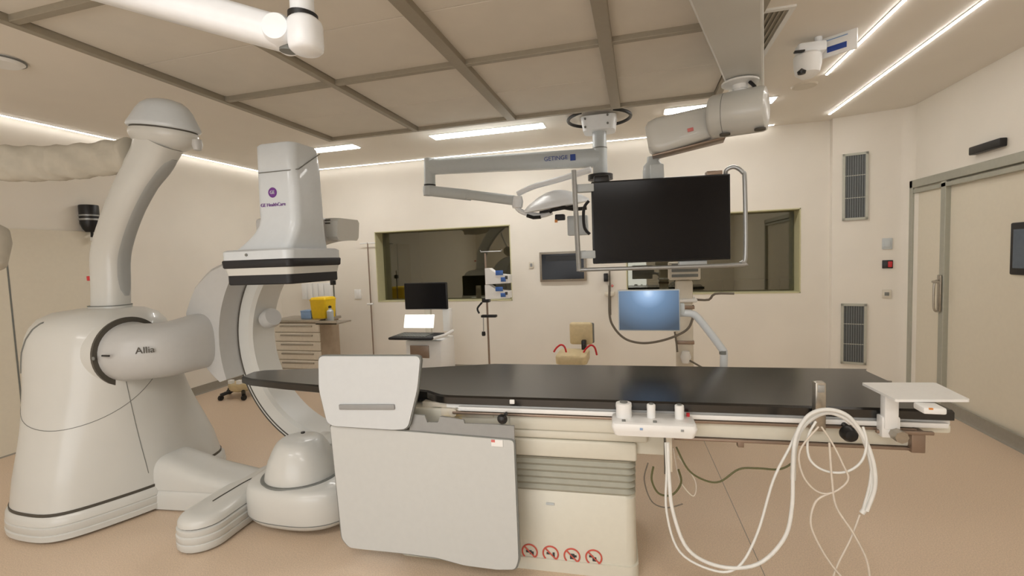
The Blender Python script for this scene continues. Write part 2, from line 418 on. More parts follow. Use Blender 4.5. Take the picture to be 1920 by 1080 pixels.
# round flat discs on the ceiling
c = P(1508, 160, z=CEIL)
tag(MB().lathe([(.0001, -.01), (.09, -.012), (.10, 0)], c).build('ceiling_disc', M['beige']), 'flat round cover plate on the ceiling below the camera dome', 'cover plate')
c = P(2, 112, z=CEIL)
r_ = thing('lamp_mount_ring', 'round flat fixture at the far left edge of the ceiling', 'ceiling fixture', c)  # mount ring of a lamp, at the ceiling's left edge
MB().lathe([(.0001, -.03), (.09, -.03), (.11, -.015), (.11, 0)], c).build('cover', M['white'], r_)
MB().lathe([(.114, -.014), (.118, -.014), (.118, -.006), (.114, -.006)], c).build('ring', M['edge'], r_)

# ceiling opening (air outlet) beside the boom box
v0 = P(1480, 14, z=CEIL); v1 = P(1436, 84, z=CEIL)
vr = thing('ceiling_vent', 'grey framed air outlet in the ceiling half hidden by the boom box', 'air vent', (v0.x-.12, (v0.y+v1.y)/2, CEIL))
x1 = v0.x; x0 = x1-.34; y0 = v0.y; y1 = y0+1.0
fr = MB(); k = .03
for q in (((x0-k, y0-k), (x1+k, y0)), ((x0-k, y1), (x1+k, y1+k)), ((x0-k, y0), (x0, y1)), ((x1, y0), (x1+k, y1))): fr.box((q[0][0], q[0][1], CEIL-.012), (q[1][0], q[1][1], CEIL))
fr.build('frame', M['white'], vr, smooth=0)
MB().box((x0, y0, CEIL-.004), (x1, y1, CEIL)).build('back_plate', M['beam'], vr, smooth=0)
for i in range(12):
    MB().obox((x0+.02+i*(x1-x0-.04)/11, (y0+y1)/2, CEIL-.008), Vector((1,0,.6)).normalized(), Vector((0,1,0)), Vector((-.6,0,1)).normalized(), .008, (y1-y0)/2, .001).build('slat', M['beam'], vr, smooth=0)

# ================================================================== WALL FIXTURES
def vent(px0, py0, px1, py1, label):
    a, b = onwall(px0, py0), onwall(px1, py1); c = (a+b)/2
    hw = (Vector((b.x-a.x, b.y-a.y, 0))).length/2; hh = abs(a.z-b.z)/2
    root = thing('wall_vent', label, 'air vent', (c.x, c.y, c.z-hh), 'tall grey air grilles on the column')
    Z = Vector((0,0,1)); n = -cnorm if cnorm.y > 0 else cnorm
    MB().obox(c+n*.004, cdir, n, Z, hw, .006, hh).build('back_plate', M['grille_dark'], root, smooth=0)
    f = MB(); e = .012
    for du, dz, u, z in ((0, hh-e, hw, e), (0, -hh+e, hw, e), (hw-e, 0, e, hh), (-hw+e, 0, e, hh)):
        f.obox(c+cdir*du+Z*dz+n*.012, cdir, n, Z, u, .01, z)
    for dz in (-hh/3, hh/3): f.obox(c+Z*dz+n*.01, cdir, n, Z, hw, .006, .004)
    f.build('frame', M['trim'], root, smooth=0)
    for i in range(9):
        u = -hw + .03 + i*(2*hw-.06)/8
        MB().obox(c+cdir*u+n*.012, (cdir+n*.5).normalized(), (n-cdir*.5).normalized(), Z, .009, .0015, hh-.02).build('slat', M['grille'], root, smooth=0)
vent(1580, 290, 1627, 411, 'upper of two tall grey air grilles on the column')
vent(1577, 569, 1624, 684, 'lower of two tall grey air grilles on the column')
def plate(px0, py0, px1, py1, m, name, label, cat):
    a, b = onwall(px0, py0), onwall(px1, py1); c = (a+b)/2; n = -cnorm if cnorm.y > 0 else cnorm
    hw = (Vector((b.x-a.x, b.y-a.y, 0))).length/2; hh = abs(a.z-b.z)/2
    root = thing(name, label, cat, (c.x, c.y, c.z-hh))
    MB().obox(c+n*.006, cdir, n, Vector((0,0,1)), hw, .007, hh, .004).build('plate', m, root)
    return root, c, n, hw, hh
rt, c, n, hw, hh = plate(1654, 447, 1673, 467, M['pale_grey'], 'wall_switch', 'pale grey square wall switch, topmost of three by the door', 'wall switch')
MB().obox(c+n*.014, cdir, n, Vector((0,0,1)), hw*.6, .004, hh*.6, .002).build('rocker', M['pale_grey'], rt)
rt, c, n, hw, hh = plate(1654, 488, 1674, 503, M['black'], 'emergency_switch', 'black wall box with a red button between the two pale plates', 'emergency switch')
MB().obox(c+n*.016+cdir*hw*.45, cdir, n, Vector((0,0,1)), hw*.4, .008, hh*.7, .004).build('button', M['red'], rt)
rt, c, n, hw, hh = plate(1654, 543, 1671, 559, M['beige'], 'wall_socket', 'beige wall socket, lowest of the plates beside the door', 'wall socket')
MB().obox(c+n*.014, cdir, n, Vector((0,0,1)), hw*.5, .002, hh*.4, .001).build('socket_face', M['edge'], rt)
def backplate(px0, py0, px1, py1, name, label, cat, m=M['beige'], dark=M['edge']):
    a, b = P(px0, py0, y=BACK), P(px1, py1, y=BACK)
    root = thing(name, label, cat, ((a.x+b.x)/2, BACK, b.z))
    MB().box((a.x, BACK-.014, b.z), (b.x, BACK, a.z), .004).build('plate', m, root)
    w, h = (b.x-a.x)*.25, (a.z-b.z)*.25
    MB().box((a.x+w, BACK-.018, b.z+h), (b.x-w, BACK-.012, a.z-h), .002).build('rocker', dark, root)
backplate(992, 491, 1001, 503, 'wall_switch', 'small square switch on the back wall left of the built-in screen', 'wall switch', dark=M['midgrey'])
backplate(665, 543, 678, 560, 'wall_socket', 'small pale socket on the back wall above the drawer cabinet side', 'wall socket', M['white'], M['white'])

# wall-mounted screen in the back wall
a, b = P(1011, 473, y=BACK-.03), P(1097, 527, y=BACK-.03)
x0, x1, z1, z0 = a.x, b.x+.02, a.z+.0, b.z
root = thing('wall_monitor', 'dark framed screen set into the back wall between the windows', 'monitor', ((x0+x1)/2, BACK, z0))
MB().box((x0, BACK-.035, z0), (x1, BACK, z1), .006).build('frame', M['steel'], root)
MB().box((x0+.03, BACK-.04, z0+.03), (x1-.03, BACK-.03, z1-.03)).build('screen', M['screen'], root)
MB().box((x0+.09, BACK-.043, z1-.12), (x1-.1, BACK-.039, z1-.05)).build('slot', M['black'], root, label='black slot near the top')

# ================================================================== GANTRY (one moving machine)
GC = Vector((-3.46, 2.28, 0))
g = thing('angiography_gantry', 'large pale grey robotic c-arm x-ray machine standing left of the table', 'x-ray machine', GC)
def polar(pts, n=96, k=8):
    sp = spline([Vector((x, y, 0)) for x, y in pts], k, True); out = []
    for i in range(n):
        a = 2*math.pi*i/n; d = Vector((math.cos(a), math.sin(a), 0)); best = .3
        for j in range(len(sp)):
            p, q = sp[j]-GC, sp[(j+1) % len(sp)]-GC
            e = q-p; den = d.x*e.y - d.y*e.x
            if abs(den) < 1e-9: continue
            t = (p.x*e.y - p.y*e.x)/den; s_ = (p.x*d.y - p.y*d.x)/den
            if t > 0 and -1e-6 <= s_ <= 1.000001: best = t
        out.append(best)
    return out
foot = polar([(-3.2,1.80),(-3.05,2.06),(-2.98,2.3),(-3.0,2.55),(-3.1,2.82),(-3.5,2.9),(-3.85,2.75),(-3.98,2.35),(-3.88,2.02),(-3.66,1.80),(-3.42,1.75)])
def oval(rx, ry, n=96, p=2.5, dx=0, dy=0):
    out = []
    for i in range(n):
        a = 2*math.pi*i/n; out.append((abs(math.cos(a)/rx)**p + abs(math.sin(a)/ry)**p)**(-1/p))
    return out
top = oval(.38, .36)
def ring(rad, z, s=1, dx=0, dy=0):
    n = len(rad); return [GC + Vector((math.cos(2*math.pi*i/n)*rad[i]*s+dx, math.sin(2*math.pi*i/n)*rad[i]*s+dy, z)) for i in range(n)]
def mix(s): return [f*(1-s)+t*s for f, t in zip(foot, top)]
lv = [(.165, 0, .955), (.20, .02, .95), (.32, .12, .945), (.45, .30, .94), (.58, .52, .95), (.70, .72, .97), (.82, .87, .985), (.95, .97, .99), (1.06, 1, .98), (1.14, 1, .94), (1.20, 1, .88), (1.25, 1, .78), (1.285, 1, .6), (1.30, 1, .3)]
body = MB().rings([ring(mix(s), z, k) for z, s, k in lv]).build('base_body', M['gantry'], g, smooth=60)
sk = MB().rings([ring(foot, z, k) for z, k in ((.012, .97), (.02, 1), (.05, 1.005), (.055, .99), (.062, 1.0), (.095, 1.0), (.10, .985), (.106, .995), (.14, .99), (.155, .965))]).build('bumper_skirt', M['gantry'], g, smooth=40)
MB().rings([ring(foot, .150, .96), ring(foot, .172, .962)]).build('dark_joint', M['seam'], sk)
# shoulder seam lines that follow the shell
def shell_at(th, z):
    for i in range(len(lv)-1):
        if lv[i][0] <= z <= lv[i+1][0]:
            t = (z-lv[i][0])/(lv[i+1][0]-lv[i][0]); s = lv[i][1]*(1-t)+lv[i+1][1]*t; k = lv[i][2]*(1-t)+lv[i+1][2]*t
            m_ = mix(s); n = len(m_); q = (th % (2*math.pi))/(2*math.pi)*n; a0 = int(q) % n; fr_ = q-int(q)
            r = (m_[a0]*(1-fr_)+m_[(a0+1) % n]*fr_)*k
            return GC + Vector((math.cos(th)*r, math.sin(th)*r, z))
def seam(fn, name='shell_seam', r=.003, n=40): MB().tube([fn(i/n) for i in range(n+1)], r, 6).build(name, M['edge'], body)
seam(lambda t: shell_at(R(-175 + 205*t), .62 + .42*abs(2*t-1)**2.2), r=.0022)
seam(lambda t: shell_at(R(-20 + 8*t), .85 - .60*t), r=.0022)
# side grip bulge on the left
seam(lambda t: shell_at(R(-128 + 30*t), .93 + .31*math.sin(math.pi/2*t)), r=.006)

# nose arm running to the table foot + two lobes
def slab(path, widths, hts, z0, name, m, par, sm=50, crown=.6):
    rs = []; n = 22
    pts = [Vector(p) for p in path]
    for i, p in enumerate(pts):
        d = (pts[min(i+1, len(pts)-1)] - pts[max(i-1, 0)]); d.z = 0; d.normalize(); s_ = Vector((-d.y, d.x, 0))
        w, h = widths[i], hts[i]; r = []
        r.append(p - s_*w + Vector((0,0,z0)))
        for j in range(n+1):
            a = math.pi*(1 - j/n); x, y = math.cos(a), math.sin(a)
            r.append(p + s_*w*(abs(x)**crown)*(1 if x > 0 else -1) + Vector((0,0,z0 + h*(abs(y)**.55))))
        r.append(p + s_*w + Vector((0,0,z0)))
        rs.append(r)
    return MB().rings(rs).build(name, m, par, smooth=sm)
def sp(pts, k=6): return spline([Vector(p) for p in pts], k)
na = sp([(-3.45, 2.32, 0), (-3.0, 2.36, 0), (-2.75, 2.38, 0), (-2.42, 2.40, 0)])
k = len(na)
slab(na, [.155-.02*i/(k-1) for i in range(k)], [.22*(1-i/(k-1))**1.1+.055 for i in range(k)], .13, 'nose_arm', M['gantry'], g)
slab(na, [.165-.02*i/(k-1) for i in range(k)], [.135]*k, .01, 'bumper_skirt', M['gantry'], g, crown=.25)
def foot_outline(path, w):
    out = []; pts = [Vector(p) for p in path]; L = len(pts)
    def frame(i):
        d = (pts[min(i+1, L-1)] - pts[max(i-1, 0)]).normalized(); return Vector((-d.y, d.x, 0)), d
    for i in range(L): s_, d = frame(i); out.append(pts[i] + s_*w(i/(L-1)))
    s_, d = frame(L-1)
    for j in range(1, 12): a = math.pi*j/12; out.append(pts[-1] + s_*w(1)*math.cos(a) + d*w(1)*math.sin(a))
    for i in reversed(range(L)): s_, d = frame(i); out.append(pts[i] - s_*w(i/(L-1)))
    return out
ft = sp([(-2.25, 2.85, 0), (-2.36, 2.6, 0), (-2.40, 2.4, 0), (-2.40, 2.2, 0), (-2.385, 2.00, 0)])
def stack(outline, levels, name, m, par):
    c = sum(outline, Vector())/len(outline)
    rs = []
    for z, off in levels:
        r = []
        for i, p in enumerate(outline):
            d = (outline[(i+1) % len(outline)] - outline[i-1]); nrm = Vector((d.y, -d.x, 0)).normalized()
            if nrm.dot(p-c) < 0 and False: nrm = -nrm
            r.append(p - nrm*off*SGN + Vector((0,0,z)))
        rs.append(r)
    return MB().rings(rs).build(name, m, par, smooth=45)
SGN = -1
fo = foot_outline(ft, lambda t: .135)
stack(fo, [(.012, .006), (.02, 0), (.05, 0), (.054, .006), (.06, 0), (.09, 0), (.095, .008), (.10, .004), (.125, .004), (.132, .014)], 'bumper_skirt', M['gantry'], g)
stack(fo, [(.128, .016), (.142, .016)], 'dark_joint', M['seam'], g)
stack(fo, [(.138, .010), (.160, .012), (.175, .022), (.188, .045), (.194, .075)], 'front_foot', M['gantry'], g)
MB().tube([p + Vector((-.01, .04, .196)) for p in sp([(-2.12, 2.62, 0), (-2.3, 2.5, 0), (-2.385, 2.32, 0), (-2.39, 2.12, 0), (-2.385, 2.03, 0)])], .0035, 6).build('groove', M['seam'], g)

# column
cp = [P(*q, y=2.32) for q in ((208, 590), (208, 540), (207, 480), (219, 430), (238, 380), (262, 332), (286, 294), (299, 262))]
cw = [.148, .148, .150, .143, .142, .148, .165, .19]
cps = spline(cp, 5); n_ = len(cps)
def wat(ws, t): q = t*(len(ws)-1); i = min(int(q), len(ws)-2); return ws[i]*(1-q+i)+ws[i+1]*(q-i)
rs = []
for i, p in enumerate(cps):
    d = (cps[min(i+1, n_-1)] - cps[max(i-1, 0)]).normalized(); yv = Vector((0,1,0)); xv = yv.cross(d).normalized()
    w = wat(cw, i/(n_-1)); dep = .17
    rs.append([p + xv*w*.76*math.copysign(abs(math.cos(a))**.75, math.cos(a)) + yv*w*.58*math.copysign(abs(math.sin(a))**.75, math.sin(a)) for a in [2*math.pi*j/40 for j in range(40)]])
colm = MB().rings(rs).build('column', M['gantry'], g, smooth=60)
# long inset panel down the column's right front, following the column's surface
rs = []; lo, hi = 4, n_-4
for i in range(lo, hi+1):
    p = cps[i]; d = (cps[min(i+1, n_-1)] - cps[max(i-1, 0)]).normalized(); yv = Vector((0,1,0)); xv = yv.cross(d).normalized(); w = wat(cw, i/(n_-1))
    q = min(i-lo, hi-i); e = (.35, .72, .9)[q] if q < 3 else 1
    def srf(a, k): return p + xv*w*.76*k*math.copysign(abs(math.cos(a))**.75, math.cos(a)) + yv*w*.58*k*math.copysign(abs(math.sin(a))**.75, math.sin(a))
    am, ah = R(12), R(28)*e
    rs.append([srf(am - ah + 2*ah*j/8, 1.035 if 0 < j < 8 else 1.0) for j in range(9)] + [srf(am + ah - 2*ah*j/8, .93) for j in range(9)])
MB().rings(rs).build('inset_panel', M['gantry_dark'], colm, smooth=50)
c = P(207, 573, y=2.32)
MB().rings([rrect(c.x, c.y, .122, .095, .08, z) for z in (c.z-.08, c.z+.0)]).build('collar', M['gantry'], colm)
MB().rings([rrect(c.x, c.y, .123, .096, .08, z) for z in (c.z+.0, c.z+.006)]).build('dark_joint', M['edge'], colm)
# column head
hc = P(307, 250, y=2.34); ax = Vector((.14, 0, 1)).normalized()
hd = MB().lathe([(.13, -.10), (.18, -.075), (.21, -.045), (.222, -.02), (.222, .0), (.218, .01)], hc, ax, sy=.68).build('column_head', M['gantry'], g, smooth=50)
MB().lathe([(.214, .008), (.214, .022)], hc, ax, sy=.68).build('dark_joint', M['seam'], hd)
MB().lathe([(.228, .02), (.238, .03), (.234, .045), (.206, .09), (.18, .135), (.154, .165), (.115, .19), (.06, .203), (.001, .206)], hc, ax, sy=.68).build('head_cap', M['cool'], hd, smooth=50)
c = P(370, 272, y=2.25); MB().lathe([(.001, -.035), (.02, -.03), (.028, 0), (.024, .03), (.001, .035)], c).build('head_lug', M['gantry_grey'], hd)
# small red indicator on the column's left flank
c = P(167, 522, y=2.30); MB().box((c.x-.01, c.y-.01, c.z-.016), (c.x+.03, c.y+.01, c.z+.016), .004).build('indicator', M['red'], g, label='small red indicator')

# swing arm from the pivot drum to the C carriage
CCX, CCZ, CY0, CY1, RO_, RI_ = -1.93, 1.03, 2.62, 2.86, .80, .66
pv = Vector((-3.12, 2.20, 1.03)); tgt = Vector((-2.66, 2.62, 1.05))
MB().cyl(pv + Vector((-.16, .0, 0)), pv + Vector((.0, -.0, 0)), .215, n=48).build('pivot_collar', M['gantry'], g)
MB().cyl(pv + Vector((-.004, 0, 0)), pv + Vector((.012, 0, 0)), .217, n=48).build('dark_joint', M['seam'], g)
ap = spline([pv, pv+Vector((.10, .0, 0)), pv+Vector((.20, .09, .0)), pv+Vector((.25, .28, .02)), Vector((-2.86, 2.75, 1.07))], 6); rs = []
n3 = len(ap)
for i, p in enumerate(ap):
    d = (ap[min(i+1, n3-1)] - ap[max(i-1, 0)]); d.z = 0; d.normalize(); s_ = Vector((-d.y, d.x, 0)); t = i/(n3-1)
    hz = .188 - .02*math.sin(math.pi*t) + .02*t*t; hs = .195 - .08*t; pw_ = 1 - .35*t
    if i == 0: d = Vector((1, 0, 0)); s_ = Vector((0, 1, 0))
    rs.append([p + s_*hs*math.copysign(abs(math.cos(a))**pw_, math.cos(a)) + Vector((0,0,1))*hz*math.copysign(abs(math.sin(a))**pw_, math.sin(a)) for a in [2*math.pi*j/40 for j in range(40)]])
MB().lathe([(.001, -.03), (.2, -.03), (.205, 0), (.205, .09), (.198, .105), (.001, .105)], pv, (1, 0, 0), n=48).build('pivot_drum', M['gantry'], g, smooth=40)
arm = MB().rings(rs).build('swing_arm', M['gantry_grey'], g, smooth=60)
def arc(cx, cz, r, a): return Vector((cx + r*math.cos(a), 0, cz + r*math.sin(a)))
# carriage hugging the C
rs = []
for i in range(25):
    t = i/24; ad = 139 + 59*t; a = R(ad)
    o_ = [.84, .96, 1.04, 1.08, 1.05, .96, .86][min(5, int(t*6))]*(1-(t*6-min(5, int(t*6)))) + [.84, .96, 1.04, 1.08, 1.05, .96, .86][min(5, int(t*6))+1]*(t*6-min(5, int(t*6))); n_in = RO_ - .03
    y0, y1 = CY0-.15, CY1+.05
    q = [(n_in, y0), (o_-.03, y0), (o_, y0+.03), (o_, y1-.03), (o_-.03, y1), (n_in, y1)]
    rs.append([arc(CCX, CCZ, r, a) + Vector((0, y, 0)) for r, y in q])
MB().rings(rs).build('carriage', M['gantry_grey'], g, smooth=40)
# C ring
rs = []; rs2 = []
A0, A1 = 84, 292
for i in range(81):
    a = R(A0 + (A1-A0)*i/80)
    q = [(RI_, CY0+.02), (RI_+.02, CY0), (RO_-.02, CY0), (RO_, CY0+.02), (RO_, CY1-.02), (RO_-.02, CY1), (RI_+.02, CY1), (RI_, CY1-.02)]
    rs.append([arc(CCX, CCZ, r, a) + Vector((0, y, 0)) for r, y in q])
carm = MB().rings(rs).build('c_ring', M['gantry'], g, smooth=40)
for r in (RO_-.035, RO_-.015):
    MB().tube([arc(CCX, CCZ, r, R(A0+4+(A1-A0-40)*i/60)) + Vector((0, CY0-.001, 0)) for i in range(61)], .0045, 6).build('track_groove', M['seam'], carm)
# tube end
TX, TY = -2.0, 2.34
hs = MB(); 
def sup(cx, cy, rx, ry, z, n=48, p=2.6): return [Vector((cx + rx*math.copysign(abs(math.cos(a))**(2/p), math.cos(a)), cy + ry*math.copysign(abs(math.sin(a))**(2/p), math.sin(a)), z)) for a in [2*math.pi*i/n for i in range(n)]]
hx = TX+.03
tubeh = MB().rings([sup(hx, TY, .345*k, .25*k, z) for z, k in ((.035, .55), (.04, .80), (.055, .92), (.075, .975), (.09, 1), (.20, 1.0), (.24, .98), (.265, .93), (.275, .85))]).build('tube_housing', M['gantry'], g, smooth=50)
MB().rings([sup(hx, TY, .346, .251, z) for z in (.086, .091)]).build('shell_seam', M['edge'], tubeh)
MB().lathe([(.212, .25), (.212, .28), (.204, .32), (.186, .38), (.158, .44), (.135, .475), (.115, .49), (.10, .495), (.001, .497)], (TX, TY, 0), sy=.95).build('tube_dome', M['gantry'], g, smooth=50)
MB().lathe([(.232, .268), (.234, .274), (.230, .28)], (TX, TY, 0), sy=.95).build('shell_seam', M['edge'], tubeh)
MB().box((TX-.10, TY, .30), (TX+.12, CY0+.05, .42), .04).build('tube_bracket', M['gantry'], g)
c = P(568, 812, y=2.33); MB().cyl(c, c+Vector((0,0,.008)), .012).build('pilot_cap', M['black'], g)
MB().box((-2.30, 2.42, P(620,455,y=2.8).z), (P(636,434,y=CY0+.14).x, CY0+.14, P(620,413,y=2.8).z), .02).build('detector_bracket', M['gantry_grey'], g)
MB().lathe([(.001, -.05), (.06, -.05), (.07, 0), (.06, .03), (.001, .035)], P(508, 596, y=CY0+.10), (1, -.2, .35)).build('cable_boss', M['gantry_grey'], g)
# detector: axis aligned square
DX, DY, DH = -2.04, 2.355, .2345
zb = P(545, 533, y=DY-DH).z
def dz(py): return P(545, py, y=DY-DH).z
Z = dict(b0=dz(533), b1=dz(514), m1=dz(500), u1=dz(484), p1=dz(464))
det = MB().rings([rrect(DX, DY, DH*k, DH*k, .035, z) for z, k in ((Z['b1'], .93), (Z['m1'], .96))]).build('detector_body', M['gantry'], g)
MB().rings([rrect(DX, DY, DH*k, DH*k, .03, z) for z, k in ((Z['b0'], .90), (Z['b0']+.006, .92), (Z['b1'], .92))]).build('lower_bumper', M['rubber'], det, label='black rubber lower bumper')
MB().rings([rrect(DX, DY, DH*k, DH*k, .03, z) for z, k in ((Z['m1'], .97), (Z['m1']+.006, .99), (Z['u1']-.006, 1.0), (Z['u1'], .985))]).build('upper_bumper', M['rubber'], det, label='black rubber upper bumper')
TWX0, TWX1 = P(480, 400, y=DY-.13).x, P(556, 400, y=DY-.13).x
ztop = P(545, 262, y=DY-.13).z
tx, thx = (TWX0+TWX1)/2, (TWX1-TWX0)/2
rr = [(Z['u1'], DX, DY, DH, DH), (Z['p1']-.01, DX, DY, DH, DH), (Z['p1'], DX, DY, DH-.015, DH-.015)]
for i, (t) in enumerate((0, .1, .22, .38, .56, .78, 1)):
    e = (1-t)**1.7
    hx_ = thx + (DH-.05-thx)*e; hy_ = .13 + (DH-.05-.13)*e
    rr.append((Z['p1']+.002 + .17*t, tx + (DX-tx)*e, DY, hx_, hy_))
ztw = Z['p1']+.17
rr += [(ztw+.1, tx, DY, thx, .13), (ztop-.1, tx, DY, thx*.97, .127), (ztop-.012, tx-.005, DY, thx*.95, .122), (ztop, tx-.005, DY, thx*.9, .112)]
det2 = MB().rings([rrect(cx, cy, hx_, hy_, min(.05, hx_*.5), z, 5) for z, cx, cy, hx_, hy_ in rr]).build('detector_tower', M['cool'], g, smooth=40)
zs = P(510, 322, y=DY-.13).z
zr = P(582, 290, x=tx+thx).z
MB().tube([(tx-thx-.001, DY+.1, zs), (tx-thx-.001, DY-.08, zs), (tx-thx+.04, DY-.1305, zs), (tx+thx-.04, DY-.1305, zs), (tx+thx+.0, DY-.09, zs+.01), (tx+thx+.0, DY+.1, zs+.13)], .003, 6).build('shell_seam', M['edge'], det2)
for q in ((462, 478, DY-DH-.001, None),): 
    c = P(q[0], q[1], y=q[2]); MB().cyl(c, c+Vector((0,-.004,0)), .008).build('screw_cover', M['edge'], det2)
c = P(511, 361, y=DY-.1305)
cm = MB()
cm.tube([c + Vector((math.cos(2*math.pi*i/24)*.025, 0, math.sin(2*math.pi*i/24)*.025)) for i in range(24)], .0035, 6, closed=True)
cm.build('round_emblem', M['purple'], det2, label='purple round emblem')
MB().cyl(c+Vector((0,-.0015,0)), c+Vector((0,.001,0)), .024).build('emblem_field', M['purple'], det2)
text('GE', .026, c+Vector((0,-.003,0)), RX90, M['cool'], 'lettering', det2)
c = P(512, 384, y=DY-.1315)
text('GE HealthCare', .027, c, RX90, M['purple'], 'lettering', det2, label='small purple lettering')
# lettering on the swing arm
a = P(303, 653, y=2.0)
i0 = 9; c = ap[i0]
d = (ap[i0+1]-ap[i0-1]); d.z = 0; d.normalize(); s_ = Vector((-d.y, d.x, 0)); tt = i0/(n3-1)
text('Allia', .055, c - s_*(.195-.08*tt+.003) + Vector((0,0,.03)), (R(90), 0, math.atan2(d.y, d.x)), M['seam'], 'lettering', arm, label='dark grey lettering')
c = pv + Vector((.10, -.203, .015)); MB().box((c.x-.03, c.y-.004, c.z-.005), (c.x+.03, c.y+.004, c.z+.005), .002).build('key_slot', M['black'], arm)
c = pv + Vector((.02, -.2135, .0)); MB().cyl(c, c+Vector((0,-.004,0)), .011).build('screw_cover', M['edge'], arm)

# fabric cable sleeve from the column head
spx = [P(*q) for q in ()]
sl = MB(); rs = []
pa, pb = P(246, 290, y=2.30), P(-160, 296, y=1.75)
n4 = 90
spath = [pa.lerp(pb, q/60) - Vector((0,0,.045*math.sin(math.pi*min(1, q/60*1.1)))) for q in range(61)]
spath = spath[:60] + spline([spath[60], pb+Vector((-.12,-.30,.06)), pb+Vector((-.3,-.5,.25)), Vector((pb.x-.35, pb.y-.55, CEIL))], 10)[:31]
n4 = len(spath)-1
for i in range(n4+1):
    t = i/60; p = spath[i]
    rgh = 1 + .10*math.sin(t*61+math.sin(t*17)*2) + .05*math.sin(t*143)
    rs.append([p + Vector((0,1,0))*math.cos(a)*.07*rgh*(1+.12*math.sin(5*a+t*40)) + Vector((0,0,1))*math.sin(a)*.105*(1+.05*math.sin(4*a+t*55))*(.9+.1*rgh) for a in [2*math.pi*j/28 for j in range(28)]])
tag(sl.rings(rs).build('cable_sleeve', M['cloth'], smooth=80), 'gathered beige fabric sleeve around cables, running left from the column head', 'cable sleeve')

# ================================================================== TABLE
TA, TB = P(840, 742, z=.87), P(1790, 770, z=.87)
tang = math.atan2(TB.y-TA.y, TB.x-TA.x)
TM = Matrix.Translation((TA.x, TA.y, 0)) @ Matrix.Rotation(tang, 4, 'Z'); TMI = TM.inverted()
def L(px, py, z): return TMI @ P(px, py, z=z)
TL = (TB-TA).length; TW = L(1340, 687, .87).y
print('TABLE', TA, TB, math.degrees(tang), TL, TW, L(470, 700, .87), L(600, 722, .87), L(790, 689, .87), L(926, 684, .87), L(1622, 690, .87))
def TF(u, v, z): return TM @ Vector((u, v, z))
t = thing('patient_table', 'long black-topped patient examination table on a cream pedestal in the foreground', 'examination table', TF(1.0-TL*.1, .35, 0))
hl = L(470, 700, .87)
out = [(TL, 0), (.0, 0), (-.05, .012), (-.10, .045), (-.14, .075), (-.22, .095), (L(600, 723, .87).x, L(600, 723, .87).y), (L(530, 717, .87).x, L(530, 717, .87).y), (hl.x+.10, L(500, 711, .87).y), (hl.x+.0, L(470, 706, .87).y), (hl.x-.02, hl.y+.04), (hl.x+.03, L(475, 693, .87).y), (L(600, 690, .87).x, L(600, 690, .87).y), (L(790, 689, .87).x, L(790, 689, .87).y), (L(926, 684, .87).x, TW), (L(1622, 690, .87).x, TW), (TL-.0, TW-.05)]
print('OUT', [(round(a,2), round(b,2)) for a, b in out])
pm = MB(TM); zt = .87
def inset(o, k):
    c = sum((Vector((a, b)) for a, b in o), Vector((0,0)))/len(o); r = []
    n = len(o)
    for i in range(n):
        d = Vector(o[(i+1) % n]) - Vector(o[i-1]); nn = Vector((-d.y, d.x)).normalized(); r.append(Vector(o[i]) - nn*k*-1*-1)
    return r
cw_ = sum((out[(i+1) % len(out)][0]-out[i][0])*(out[(i+1) % len(out)][1]+out[i][1]) for i in range(len(out)))
sg = 1 if cw_ > 0 else -1
def ins(k): 
    n = len(out); r = []
    for i in range(n):
        d = Vector(out[(i+1) % n]) - Vector(out[i-1]); nn = Vector((d.y, -d.x)).normalized()*sg; r.append(Vector(out[i]) + nn*k)
    return r
pm.rings([[Vector((q.x, q.y, z)) for q in ins(k)] for z, k in ((zt-.045, .012), (zt-.04, .0), (zt-.008, .0), (zt, .01))])
pm.build('mattress', M['pad'], t, smooth=20)
# white table-top board and side rail
MB(TM).box((-.02, .02, zt-.068), (TL+.0, TW-.05, zt-.045), .006).build('table_top_board', M['white'], t)
MB(TM).box((-.55, .10, zt-.062), (-.02, TW-.12, zt-.045), .004).build('head_board', M['rubber'], t)
rl = MB(TM); rl.box((.05, -.005, zt-.072), (TL-.02, .012, zt-.052), .003); rl.build('side_rail', M['white'], t)
rl = MB(TM); rl.box((.02, -.008, zt-.088), (TL-.13, .008, zt-.076), .003); rl.build('accessory_rail', M['brown_steel'], t)
# cantilever beam to the right
bm = MB(TM); bx1 = L(1752, 850, .74).x
bm.box((.30, .012, .712), (TL-.13, TW-.08, zt-.07), .010); bm.build('cantilever_beam', M['cream'], t)
MB(TM).box((1.05, .0, .700), (TL-.13, .03, .712), .003).build('lower_rail', M['brown_steel'], t)
MB(TM).box((TL-.15, -.012, .695), (TL-.10, .06, .785), .006).build('end_bracket', M['brown_steel'], t)
MB(TM).box((TL-.28, -.028, .775), (TL-.08, -.012, .79), .004).build('clamp_bar', M['brown_steel'], t)
MB(TM).box((TL-.12, .03, .765), (TL+.01, TW-.08, zt-.068), .01).build('end_block', M['cream'], t)
u = L(1407, 848, .72).x; MB(TM).box((u-.012, .0, .68), (u+.012, .03, .705), .002).build('hanger_lug', M['brown_steel'], t)
